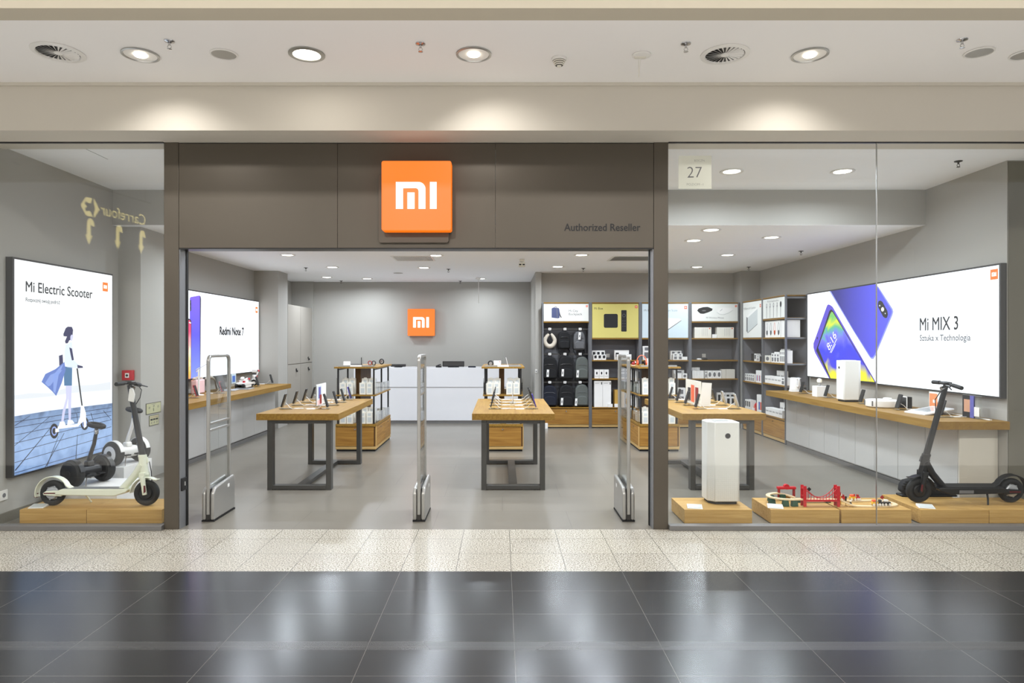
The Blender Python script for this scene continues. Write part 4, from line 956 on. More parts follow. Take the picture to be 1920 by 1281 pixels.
YU = 12.42; UX = [.757,1.66,2.59,3.517]; UW = [.903,.93,.927,.923]
UNAMES = ['backpack bay','yellow-sign bay','pale blue-sign bay','mouse-sign bay']
unit((UX[0],YU,0),0,UW[0],[1.99,.39],1.99,'bay of hanging backpacks under a cream backpack sign',s_backpack)
unit((UX[1],YU,0),0,UW[1],[1.68,1.27,.925,.39],1.68,'shelving bay under the yellow sign with a black box and remote',s_box)
unit((UX[2],YU,0),0,UW[2],[1.68,1.27,.925,.39],1.68,'shelving bay under the pale blue scale sign behind the portal post',s_scale)
unit((UX[3],YU,0),0,UW[3],[1.99,1.68,1.27,.925,.39],1.99,'shelving bay under the sign with a black and a white mouse',s_mouse)
unit((4.43,12.26,0),-PI/2,.93,[1.68,1.27,.90,.39],1.68,'corner shelving bay under the slanted speaker sign, right wall',s_speaker)
unit((4.43,11.33,0),-PI/2,.93,[1.99,1.68,1.27,.92,.39],1.99,'right wall shelving bay under the earphones sign, open at its near side',s_earphones,True)
BAYS = [((UX[0],YU),0),((UX[1],YU),0),((UX[2],YU),0),((UX[3],YU),0),((4.43,12.26),-PI/2),((4.43,11.33),-PI/2)]
BN = ['backpack bay','yellow-sign bay','blue-sign bay','mouse-sign bay','corner bay','earphones-sign bay']
def bayloc(k, x, y, z):
    (ox, oy), rz = BAYS[k]; c, s = math.cos(rz), math.sin(rz)
    return (ox+x*c-y*s, oy+x*s+y*c, z), rz
def art(b, kind, x0, x1, z0, z1, y):
    w = x1-x0; h = z1-z0; R = lambda a,c,e,f: [(x0+a*w,y,z0+e*h),(x0+c*w,y,z0+e*h),(x0+c*w,y,z0+f*h),(x0+a*w,y,z0+f*h)]
    if kind == 'dark': b.poly(R(.2,.8,.3,.85),1)
    elif kind == 'drop': b.poly([(p[0],y,p[1]) for p in arc(x0+.5*w,z0+.6*h,.16*w,0,345,14,.16*h)],1); b.poly(R(.1,.9,.24,.27),2)
    elif kind == 'pill': b.poly(R(.08,.3,.3,.75),1); b.poly(R(.4,.92,.42,.58),1)
    elif kind == 'grey': b.poly(R(.2,.8,.12,.55),2); b.poly(R(.25,.75,.68,.9),2)
    elif kind == 'circle': b.poly([(p[0],y,p[1]) for p in arc(x0+.5*w,z0+.5*h,.3*w,0,345,16,.3*h)],2)
    elif kind == 'logo': b.poly(R(.84,.94,.86,.95),1); b.poly(R(.12,.6,.90,.91),2)
    elif kind == 'lines':
        for k in range(4): b.poly(R(.45+.1*k,.46+.1*k,.2,.9),2)
        b.poly(R(.86,.94,.84,.94),3)
    elif kind == 'dots':
        for k in range(3): b.poly([(p[0],y,p[1]) for p in arc(x0+(.22+.28*k)*w,z0+.55*h,.07*w,0,345,10,.12*h)],1)
    elif kind == 'bluered': b.poly(R(.35,.6,.15,.6),4); b.poly(R(.64,.85,.15,.6),3)
    elif kind == 'phones4':
        for k in range(4):
            cx = x0+(.13+.25*k)*w; mm = 3 if k == 2 else 2
            ro = arc(cx,z0+.5*h,.06*w,0,360,20,.38*h); ri = arc(cx,z0+.53*h,.045*w,360,0,20,.32*h)
            b.poly([(p[0],y,p[1]) for p in ro+ri],mm); b.poly([(p[0],y,p[1]) for p in arc(cx,z0+.3*h,.055*w,0,345,14,.13*h)],mm)
PM = {}
def pbox(k, x, w, z, h, d, kind, label, y=.03, body='white_card', group=None, name='product_box', accents=('ink','soft_ink','logo_orange_matt','blue_print')):
    key = (round(w,3), round(h,3), round(d,3), kind, body); loc, rz = bayloc(k, x+w/2, y, z)
    if key in PM: o = dup(PM[key], loc, rz)
    else:
        b = MB().box(-w/2,w/2,0,d,0,h,0); art(b, kind, -w/2, w/2, 0, h, -.0008)
        o = PM[key] = b.build(name, [body]+list(accents), loc=loc, rz=rz, smooth=False)
    tag(o, label, 'box', group or 'boxes on the %s shelves' % BN[k]); return o
SHN = {1.68:'top shelf',1.27:'second shelf',.925:'third shelf',.92:'third shelf',.90:'third shelf',.39:'bottom shelf'}
def row(k, z, x, n, w, h, d, kind, desc, y=.03, gap=.004, zz=None, body='white_card'):
    for i in range(n):
        pbox(k, x+i*(w+gap), w, zz if zz else z, h, d, kind, '%s, %s from left, %s, %s' % (desc, ORD[i], SHN[z], BN[k]), y, body)
k = 1
row(k,1.27,.06,3,.076,.10,.07,'dark','small white box with dark picture in front')
row(k,1.27,.045,3,.078,.175,.07,'dark','taller white box behind the small boxes',y=.12)
row(k,1.27,.50,1,.27,.105,.07,'pill','low wide white box in front'); row(k,1.27,.47,1,.27,.18,.07,'pill','wide white box with a pen picture behind',y=.12)
row(k,.925,.08,3,.086,.165,.10,'drop','white box with a black drop picture')
row(k,.925,.53,1,.20,.165,.10,'grey','white box behind the right gate')
row(k,.39,.075,2,.155,.49,.16,'logo','tall white carton'); row(k,.39,.46,1,.22,.32,.2,'plain','yellow-brown carton',body='kraft')
for q, x in ((0,.33),(1,.45)): pbox(1,x,.085,.39,.06,.03,'plain','small white price card, %s on the bottom shelf of the yellow-sign bay' % ORD[q],y=.003,group='price cards of the yellow-sign bay',name='price_card')
tag(MB().box(-.035,.035,-.008,0,0,.07).box(-.012,.012,-.010,-.008,.022,.046).build('wall_socket','socket_white',loc=(UX[1]+.38,YU+.346,1.31),bevel=.003),'small white wall socket behind the yellow-sign shelf','socket')
k = 2
row(k,1.27,.05,1,.15,.26,.12,'grey','tall white box behind the pillar and headphones')
row(k,1.27,.60,2,.10,.17,.10,'grey','white box in the back row',y=.14); row(k,1.27,.62,2,.085,.12,.07,'grey','small white box in the front row'); row(k,1.27,.79,1,.09,.06,.06,'plain','flat pale box',y=.015)
row(k,.925,.66,1,.20,.15,.10,'grey','wide white box behind',y=.16); row(k,.925,.66,1,.12,.09,.10,'plain','low white box in front'); row(k,.925,.79,1,.09,.09,.10,'circle','square white box in front',y=.025)
row(k,.39,.68,1,.17,.36,.16,'grey','tall white carton half hidden by the table'); row(k,.39,.15,2,.15,.3,.16,'logo','white carton behind the pillar')
k = 3
row(k,1.68,.09,1,.315,.20,.12,'lines','cream box with cable picture',body='cream_box'); row(k,1.68,.51,1,.315,.20,.12,'lines','second cream box with cable picture beside the card',body='cream_box')
pbox(3,.415,.085,1.68,.07,.01,'plain','small white price card between two cream boxes',y=.01,group='price card of the mouse-sign bay',name='price_card')
row(k,.925,.05,5,.032,.20,.08,'plain','thin upright white box in the back row',y=.14,gap=.003); row(k,.925,.05,6,.033,.145,.09,'plain','thin upright white box in the front row',gap=.003)
row(k,.925,.285,1,.04,.145,.10,'grey','narrow white box'); row(k,.925,.335,3,.083,.145,.10,'circle','white box with a round grey picture')
row(k,.925,.60,1,.075,.17,.12,'plain','narrow beige box',body='beige_box'); row(k,.925,.68,1,.165,.17,.12,'plain','wide beige box',body='beige_box')
row(k,.39,.56,4,.078,.26,.06,'dark','white box with dark square in back row',y=.17); row(k,.39,.60,3,.082,.19,.07,'dark','white box with dark picture in front row',y=.04)
for nm, x, m_, w_ in (('computer_mouse',.19,'white_plastic','white'),('computer_mouse',.31,'black_plastic','black')):
    loc, rz = bayloc(3, x, .08, 1.27)
    o = thing(nm, '%s computer mouse lying on the second shelf of the mouse-sign bay' % w_, 'mouse', loc)
    MB().ball((0,0,.012),.048,.03,.018,n=20).build('shell', m_, o); MB().box(-.046,-.02,-.0015,.0015,.012,.03).build('wheel_slot', 'soft_ink', o)
tag(MB().box(-.035,.035,-.008,0,0,.07).box(-.012,.012,-.010,-.008,.022,.046).build('wall_socket','socket_white',loc=(UX[3]+.36,YU+.346,1.31),bevel=.003),'small white wall socket behind the black mouse','socket')
k = 4
row(k,1.27,.36,1,.10,.13,.08,'plain','small dark brown box',body='dark_metal'); row(k,1.27,.50,1,.09,.13,.08,'dark','white box with black panel'); row(k,1.27,.63,1,.08,.10,.08,'grey','small pale box'); row(k,1.27,.76,1,.07,.09,.08,'plain','small black box',body='black_plastic')
row(k,.90,.05,5,.085,.13,.12,'grey','small white box'); row(k,.90,.58,3,.10,.22 if False else .21,.10,'bluered','tall white box with red and blue stripes')
row(k,.39,.06,3,.085,.17,.10,'dark','white box with black stripe'); row(k,.39,.62,1,.24,.30,.14,'bluered','large white box with red and blue picture')
loc, rz = bayloc(4,.46,.10,.39)
t = thing('toy_blaster', 'orange-red lumpy toy on the bottom shelf of the corner bay', 'toy', loc, rz)
MB().ball((0,0,.07),.09,.05,.07).build('body', 'orange_plastic', t); MB().ball((.05,-.02,.10),.05,.04,.05).bar((-.06,-.03,.04),(.08,-.04,.03),.03,.05).build('knobs', 'red_paint', t); MB().box(-.06,.02,-.07,-.05,0,.05).build('tag', 'white_card', t)
k = 5
row(k,1.68,.06,1,.62,.275,.10,'phones4','wide white box with four pairs of headphones')
row(k,1.68,.70,3,.06,.27,.22,'plain','upright white box seen through the open side')
row(k,1.27,.05,1,.22,.11,.10,'circle','white box with a pink picture',body='cream_box'); row(k,1.27,.12,1,.18,.17,.07,'dark','white box behind',y=.16); row(k,1.27,.32,3,.10,.15,.10,'grey','white box of the middle group'); row(k,1.27,.38,2,.10,.22,.07,'dots','taller white box with two dots behind',y=.16)
row(k,1.27,.66,4,.055,.20,.10,'grey','thin upright white box at the open side')
row(k,.92,.05,5,.125,.12,.10,'dots','white box with row of black dots'); row(k,.92,.22,2,.14,.21,.07,'dots','taller white box with black dots behind',y=.16)
row(k,.39,.08,5,.13,.12,.12,'dots','low white box with black dots'); row(k,.39,.30,3,.14,.22,.08,'dots','taller low box with black dots behind',y=.18); row(k,.92,.70,1,.14,.12,.10,'grey','white box at the open side')

# backpacks hung in the first bay ---------------------------------------------------------------
def tagcard(name, x, z, y, w, h, label, group, tilt=0):
    o = MB().box(-w/2,w/2,-.002,0,-h/2,h/2,0).box(-w*.2,w*.2,-.0028,-.002,-h*.2,h*.15,1).build(name, ['white_card','soft_ink'], loc=(x,y,z)); o.rotation_euler = (0,tilt,0)
    return tag(o, label, 'price tag', group)
S = YU/F
def bpx(x): return (x-CX)*S
def bpz(y): return EYE-(y-CY)*S
def backpack(x0, x1, ytop, ybot, m, label, y=12.50, straps=False, tilt=0, pocket=.42):
    cx = (bpx(x0)+bpx(x1))/2; w = bpx(x1)-bpx(x0); zt, zb = bpz(ytop), bpz(ybot); h = zt-zb
    t = thing('backpack', label, 'backpack', (cx,y,zb), 0, 'backpacks hung on the shelf rails')
    prof = [(-w*.44,.0),(w*.44,0),(w*.49,h*.08),(w*.49,h*.6),(w*.44,h*.82),(w*.30,h*.95),(w*.12,h),(-w*.12,h),(-w*.30,h*.95),(-w*.44,h*.82),(-w*.49,h*.6),(-w*.49,h*.08)]
    MB().prism(prof,'XZ',-.055,.10).build('main_body', m, t, bevel=.028, seg=3)
    MB().prism([(x*.82,z*pocket/1.0+h*.05) for x,z in prof],'XZ',-.078,-.05).build('front_pocket', m, t, bevel=.014)
    MB().tube([(-w*.36,-.062,h*.62),(-w*.2,-.064,h*.66),(w*.2,-.064,h*.66),(w*.36,-.062,h*.62)],.003,5).build('zip', 'soft_ink' if m != 'black_cloth' else 'dark_metal', t)
    MB().tube([(-.03,.0,h-.005),(-.028,0,h+.03),(.028,0,h+.03),(.03,0,h-.005)],.007,6).build('top_loop', 'black_cloth', t)
    if straps: MB().tube([(-w*.4,.06,h*.2),(-w*.5,.0,-.02),(-w*.3,-.03,-.10),(-w*.1,-.03,-.04)],.012,6).tube([(w*.3,.06,h*.1),(w*.45,.0,-.04),(w*.3,-.03,-.11),(w*.1,-.03,-.05)],.012,6).build('shoulder_straps', 'black_cloth', t)
    t.rotation_euler = (0,tilt,0)
    return t
backpack(1047,1070,620.5,655,'black_cloth','slim black backpack hanging in the top row, middle',straps=True)
backpack(1076,1098,621.5,656,'grey_cloth','grey heather backpack hanging in the top row, right',straps=True)
backpack(1016.8,1046,669.5,711,'black_cloth','black backpack hanging in the middle row, left')
backpack(1047,1077,667.5,712,'black_cloth','black backpack hanging in the middle row, centre, below the slim one',y=12.49)
backpack(1079.5,1104.5,669,711.5,'green_grey_cloth','grey backpack hanging in the middle row, right')
backpack(1016.8,1045,723,762,'navy_cloth','dark navy backpack hanging in the bottom row, left')
backpack(1048,1076,722,763,'black_cloth','black backpack hanging in the bottom row, centre',y=12.49)
backpack(1078.5,1104.5,721,762,'green_grey_cloth','grey backpack hanging in the bottom row, right')
t = thing('neck_pillow', 'cream neck pillow hanging in the top row, left of the backpacks', 'neck pillow', (bpx(1031.5),12.50,bpz(636)))
pts = [Vector((.095*math.sin(a)*(1-.35*max(0,math.cos(a))),0,-.02+.115*math.cos(a)+0)) for a in [math.radians(14+332*i/22) for i in range(23)]]
MB().tube([p*1.0 for p in pts],[.026+.016*math.sin(PI*i/22) for i in range(23)],12).build('cushion','cream_cloth',t)
MB().tube([(-.02,0,.10),(-.01,-.01,.135),(.015,-.01,.10),(.005,-.03,.04),(.02,-.03,-.02)],.008,6).build('cord','black_cloth',t)
for q, yy in enumerate((617,664,717)):
    z = bpz(yy)
    tag(MB().box(-.42,.42,-.012,.012,-.012,.012).box(-.41,-.385,.012,.27,-.01,.01).box(.385,.41,.012,.27,-.01,.01).build('hanging_rail','dark_metal',loc=(UX[0]+.4515,12.50,z-.002)), 'dark metal hanging rail of the backpack bay, %s from the top' % ORD[q], 'rail', 'hanging rails of the backpack bay')
    for j, xx in enumerate((1031,1059.5,1088)):
        tagcard('price_tag', bpx(xx), z, 12.44, .052, .042, 'small white hook tag, %s from the left in the %s row of backpacks' % (ORD[j], ['top','middle','bottom'][q]), 'hook tags of the backpack bay')
for n, (xx, yy) in enumerate(((1086.5,630),(1027,700),(1055,699),(1083,701),(1053.5,753),(1080,754))):
    tagcard('swing_tag', bpx(xx), bpz(yy), 12.405, .042, .135, 'long white paper tag on the %s' % ['grey heather backpack','middle row left backpack','middle row centre backpack','middle row right backpack','bottom row centre backpack','bottom row right backpack'][n], 'long paper tags on the backpacks', .06)

# ================================================================ GONDOLAS
def gondola(x0, label):
    t = thing('display_gondola', label, 'display stand', (x0,9.77,0), 0, 'oak gondolas behind the tables'); w = .59; d = 1.30
    MB().box(.012,w-.012,.012,d-.012,0,.03).build('shadow_gap', 'black_rubber', t)
    MB().box(0,w,0,d,.03,.07).build('plinth', 'oak_plinth', t, bevel=.001)
    MB().box(.006,w-.006,.012,d-.006,.07,.36).build('carcass', 'oak_dark', t)
    MB().box(0,w,0,d,.362,.40).build('base_top', 'oak_y', t, bevel=.001)
    dr = MB().box(.01,w-.03,-.004,.012,.078,.352).build('drawer', 'oak_edge', t, bevel=.001)
    MB().lathe([(.004,0),(.004,-.012),(.011,-.014),(.010,-.020),(0,-.022)], c=(.29,-.004,.325), ax='Y').build('knob', 'chrome', dr)
    for s, X0 in ((1,w-.006),(-1,-.004)):
        MB().box(X0,X0+.01,.0,.06,.07,.36).build('corner_board','oak_z',t)
        for a, c in ((.07,.66),(.67,1.28)):
            dd = MB().box(X0,X0+.012,a,c,.078,.352).build('side_door','oak_edge_y',t,bevel=.001)
            MB().cyl((X0+.006,c-.3,.325),(X0+.006+s*.02,c-.3,.325),.009).build('knob','chrome',dd)
    for x in (.02,w-.045):
        for y in (.02,d/2-.01,d-.045): MB().box(x,x+.022,y,y+.022,.40,1.215).build('post', 'black_plastic', t)
    MB().box(w/2-.06,w/2+.02,.25,d-.25,.40,1.215).build('spine', 'oak_dark', t)
    for x in (.02,w-.045): MB().box(x,x+.02,.05,d-.05,.80,.815).box(x,x+.02,.05,d-.05,1.19,1.205).build('rail','black_plastic',t)
    MB().box(0,w,0,d,.81,.83).build('middle_shelf', 'oak_y', t, bevel=.001); MB().box(-.02,w+.02,-.01,d,1.215,1.24).build('top_shelf', 'oak_y', t, bevel=.001)
    for z in (.40,.83):
        MB().prism([(.10,z),(.24,z),(.24,z+.02),(.10,z+.02)],'YZ',.005,.012).build('guard_step','acrylic',t)
        MB().prism([(.02,z),(d-.02,z),(d-.02,z+.14),(.20,z+.16),(.06,z+.24),(.02,z+.24)],'YZ',w-.012,w-.006).build('glass_guard','acrylic',t)
        MB().prism([(.02,z),(d-.02,z),(d-.02,z+.14),(.20,z+.16),(.06,z+.24),(.02,z+.24)],'YZ',.006,.012).build('glass_guard','acrylic',t)
    MB().box(.03,w-.03,.02,.08,1.2402,1.262).build('label_strip','antenna_grey',t)
    MB().box(w*.36,w*.64,.004,.018,1.241,1.268).build('price_strip','white_card',t)
    return t
GX = [(-2.43,'left'),(-.27,'middle'),(2.02,'right')]
GO = {}
def gbox(x, y, z, w, d, h, kind, label, group, body='cream_box'):
    key = (w,d,h,kind,body)
    if key in GO: o = dup(GO[key], (x,y,z))
    else:
        b = MB().box(-w/2,w/2,0,d,0,h,0).box(-w*.22,w*.22,d*.4,d*.5,h,h+.014,0); art(b, kind, -w/2, w/2, 0, h, -.0008)
        o = GO[key] = b.build('accessory_box', [body,'ink','art_grey','logo_orange_matt','blue_print'], loc=(x,y,z), smooth=False)
    return tag(o, label, 'box', group)
for gx, nm in GX:
    gondola(gx, 'oak gondola with drawers and glass shelves behind the %s table' % nm)
    for lv, z, zn in ((0,.402,'base'),(1,.832,'middle shelf')):
        for side, (xo, sn) in enumerate(((.055,'left'),(.345,'right'))):
            for j in range(2):
                q = ['outer','inner'][(j+side) % 2]
                gbox(gx+xo+.055*0+.10*j+.045, 9.80, z, .092, .05, .17, 'grey', 'white accessory box, front row, %s %s on the %s of the %s gondola' % (sn, q, zn, nm), 'accessory boxes on the gondolas')
                gbox(gx+xo+.06+.10*j, 9.90, z, .092, .06, .23, 'grey', 'taller white accessory box, back row, %s %s on the %s of the %s gondola' % (sn, q, zn, nm), 'accessory boxes on the gondolas')
    # goods along the right and left sides
    for lv, z, zn in ((0,.402,'base'),(1,.832,'middle shelf')):
        for s, X, sn in ((1,gx+.50,'right'),(-1,gx+.085,'left')):
            if s == 1 and gx > 2 or s == -1 and gx < -2: continue
            for j in range(8):
                hh = (.11,.14,.09,.13)[(j+lv) % 4]; mm = ('cream_box','white_card','antenna_grey','cream_box','green_grey_cloth')[(j+lv) % 5]
                o = MB().box(-.05,.05,0,.075,0,hh).build('accessory_pack', mm, loc=(X,10.05+.115*j,z), smooth=False)
                tag(o, 'small pack, %s from front on %s side, %s of the %s gondola' % (ORD[j], sn, zn, nm), 'pack', 'accessory packs on the gondola sides')
# hanging accessories on the right gondola's left face
for lv, z, zn in ((0,.76,'under'),(1,1.16,'above')):
    for j in range(9):
        tag(MB().box(-.004,.004,0,.05,-.16,0).cyl((0,.025,0),(0,.025,.03),.003,n=6).build('hanging_pack', ('black_cloth','antenna_grey','white_card')[j % 3], loc=(2.02+.04+.0*j,9.95+.115*j,z), smooth=False),
            'narrow pack hanging %s the middle shelf of the right gondola, %s from the front' % (zn, ORD[j]), 'pack', 'packs hanging in the right gondola')
# things on top of the gondolas
GT = 1.24
def on_top(name, label, cat, x, y, fn):
    t = thing(name, label, cat, (x,y,GT)); fn(t); return t
def headphone(t, m):
    MB().tube([(.07*math.cos(a),0,.075+.09*math.sin(a)) for a in [PI*i/16 for i in range(17)]],.006,8).build('headband',m,t)
    for s in (-1,1):
        MB().cyl((.07*s,0,.06),(.045*s,0,.055),.036,n=24).build('ear_cup',m,t); MB().torus((.047*s,0,.057),.028,.010,(1,0,0),n=20).build('ear_cushion','black_cloth',t)
    MB().lathe([(.05,0),(.05,.008),(.012,.012)]).cyl((0,0,.01),(0,0,.15),.005).build('rest','acrylic',t)
def small_sign(t): MB().prism([(-.0,0),(.05,0),(.03,.075),(.024,.075)],'YZ',-.05,.05).build('card','white_card',t); MB().box(-.05,.05,.0,.06,0,.003).build('foot','acrylic',t)
on_top('price_stand','white tilted card stand on top of the left gondola','card stand',-2.31,9.95,small_sign)
def pen(t): MB().box(-.02,.02,-.02,.02,0,.01).box(-.022,-.018,-.01,.01,.01,.14).box(.018,.022,-.01,.01,.01,.14).box(-.022,.022,-.01,.01,.14,.145).build('frame','acrylic',t); MB().cyl((0,0,.01),(0,0,.13),.006).build('stylus','ink',t)
on_top('pen_display','clear tall display with a dark pen on top of the left gondola','pen display',-2.12,10.1,pen)
def bands(t):
    for q in range(2): MB().torus((.06*q,0,.042),.03,.007,(.3,1,0)).build('band','black_plastic' if q else 'brick_red',t)
    MB().box(-.05,.11,-.03,.03,0,.006).build('tray','acrylic',t)
on_top('fitness_bands','dark and red fitness bands in a tray on top of the left gondola','fitness band',-2.02,10.25,bands)
on_top('smartwatch','round black fitness watch standing on top of the left gondola','watch',-1.93,10.75,lambda t: (MB().torus((0,0,.05),.038,.009,(.4,1,0)).build('strap','black_plastic',t), MB().cyl((0,-.04,.055),(0,-.03,.055),.02).build('dial','chrome',t)))
def flat(t): MB().box(-.10,.10,-.06,.06,0,.016).build('case','dark_metal',t,bevel=.003); MB().box(-.09,.09,-.05,.05,.0161,.018).build('face','black_plastic',t)
on_top('power_bank','flat dark power bank on the left rear of the left gondola top','power bank',-2.3,10.5,flat)
t = on_top('watch_stand','round black watch beside a white card on top of the middle gondola','watch',-.16,9.95,lambda t: (MB().torus((0,0,.045),.036,.009,(.3,1,0)).build('strap','black_plastic',t), MB().cyl((.0,-.03,.045),(0,-.02,.045),.022).build('dial','chrome',t)))
on_top('price_stand','white card box on top of the middle gondola','card stand',-.06,9.98,lambda t: (MB().box(-.055,.055,-.01,.04,0,.085).build('card','white_card',t), MB().box(.03,.042,-.012,-.0105,.065,.075).build('mark','logo_orange_matt',t)))
on_top('display_rod','thin clear vertical rod on top of the middle gondola','display rod',.03,10.6,lambda t: (MB().box(-.008,.008,-.05,.05,0,.24).build('rod','acrylic',t), MB().box(-.03,.03,-.06,.06,-.0,.004).build('foot','acrylic',t)))
on_top('tablet','flat tablet on a low rest on top of the middle gondola','tablet',.16,10.0,lambda t: (MB().box(-.11,.11,-.07,.07,.012,.022).build('body','silver_paint',t,bevel=.002), MB().box(-.09,.09,-.05,.05,0,.012).build('rest','acrylic',t), MB().box(-.10,.10,-.06,.06,.0222,.0232).build('screen','black_plastic',t)))
on_top('stylus','slim white stylus leaning on top of the middle gondola','stylus',.10,10.15,lambda t: (MB().cyl((0,0,.0),(-.03,0,.13),.004).build('barrel','white_plastic',t), MB().cyl((-.03,0,.13),(-.032,0,.14),.003).build('tip','soft_ink',t)))
t = on_top('headphones','coral orange headphones on a stand on top of the right gondola','headphones',2.095,9.95,lambda t: headphone(t,'orange_plastic'))
on_top('toy_dog','small red and white toy on top of the right gondola, left of the headphones','toy',2.05,10.35,lambda t: (MB().ball((0,0,.03),.03,.02,.025).ball((.02,0,.06),.016).build('body','brick_red',t), MB().ball((.03,-.01,.05),.012).box(-.03,.03,-.02,.02,0,.006).build('details','white_plastic',t)))
on_top('price_stand','white card box right of the coral headphones','card stand',2.225,9.93,lambda t: (MB().box(-.05,.05,0,.04,0,.11).build('card','white_card',t), MB().box(-.03,.03,-.001,0,.03,.06).build('print','art_grey',t)))
on_top('headphones','grey headphones half hidden behind the right portal post','headphones',2.45,10.1,lambda t: headphone(t,'antenna_grey'))
# ================================================================ SHOW WINDOW PLINTHS
def plinth(x0, x1, y0, y1, h, label, m='oak_plinth_top', group='oak show window plinths'):
    o = MB().box(x0,x1,y0,y1,.008,h).build('display_plinth', m, bevel=.0015)
    c = Vector(((x0+x1)/2,(y0+y1)/2,0)); o.data.transform(Matrix.Translation(-c)); o.location = c
    tag(o, label, 'plinth', group)
    MB().box(x0-c.x+.015,x1-c.x-.015,y0-c.y+.015,y1-c.y-.015,0,.008).build('shadow_gap','black_rubber',o)
    return o
PH_ = .128
plinth(-4.235,-3.649,5.86,6.27,PH_,'low oak plinth under the cream kick scooter rear wheel, left window')
plinth(-3.645,-2.985,5.86,6.27,PH_,'low oak plinth under the cream kick scooter front wheel, left window')
plinth(1.61,2.205,5.86,6.31,PH_,'low oak plinth carrying the tall white air purifier')
plinth(2.37,2.972,5.86,6.31,PH_,'low oak plinth under the left half of the toy railway')
plinth(2.99,3.605,5.86,6.31,PH_,'low oak plinth under the right half of the toy railway')
plinth(3.685,4.286,5.86,6.45,PH_,'low oak plinth under the black kick scooter front wheel')
plinth(4.290,4.90,5.86,6.32,PH_,'low oak plinth under the black kick scooter rear wheel')
plinth(-4.32,-3.65,6.33,6.87,.20,'low white plinth under the black balance scooter','white_card','white show window plinths')
plinth(-4.33,-3.985,7.04,7.60,.28,'higher white box plinth under the white balance scooter','white_card','white show window plinths')
def info(x, y, z, label, tilt=0):
    t = thing('price_tablet', label, 'price display', (x,y,z), tilt, 'price tablets on the plinths')
    MB().prism([(-.05,0),(.05,0),(.05,.022),(-.05,.006)],'YZ',-.065,.065).build('case','white_plastic',t,bevel=.002)
    MB().prism([(-.042,.0086),(.042,.0217),(.042,.0227),(-.042,.0096)],'YZ',-.055,.055).build('screen','art_grey',t)
info(1.72,5.93,PH_,'small white price tablet in front of the tall air purifier',-.2)
info(2.44,5.94,PH_,'small white price tablet left of the toy railway',-.3)
info(3.78,5.94,PH_,'small white price tablet beside the black scooter wheel',-.3)
info(-4.13,5.95,PH_,'small clear price tablet left of the cream scooter rear wheel',.1)

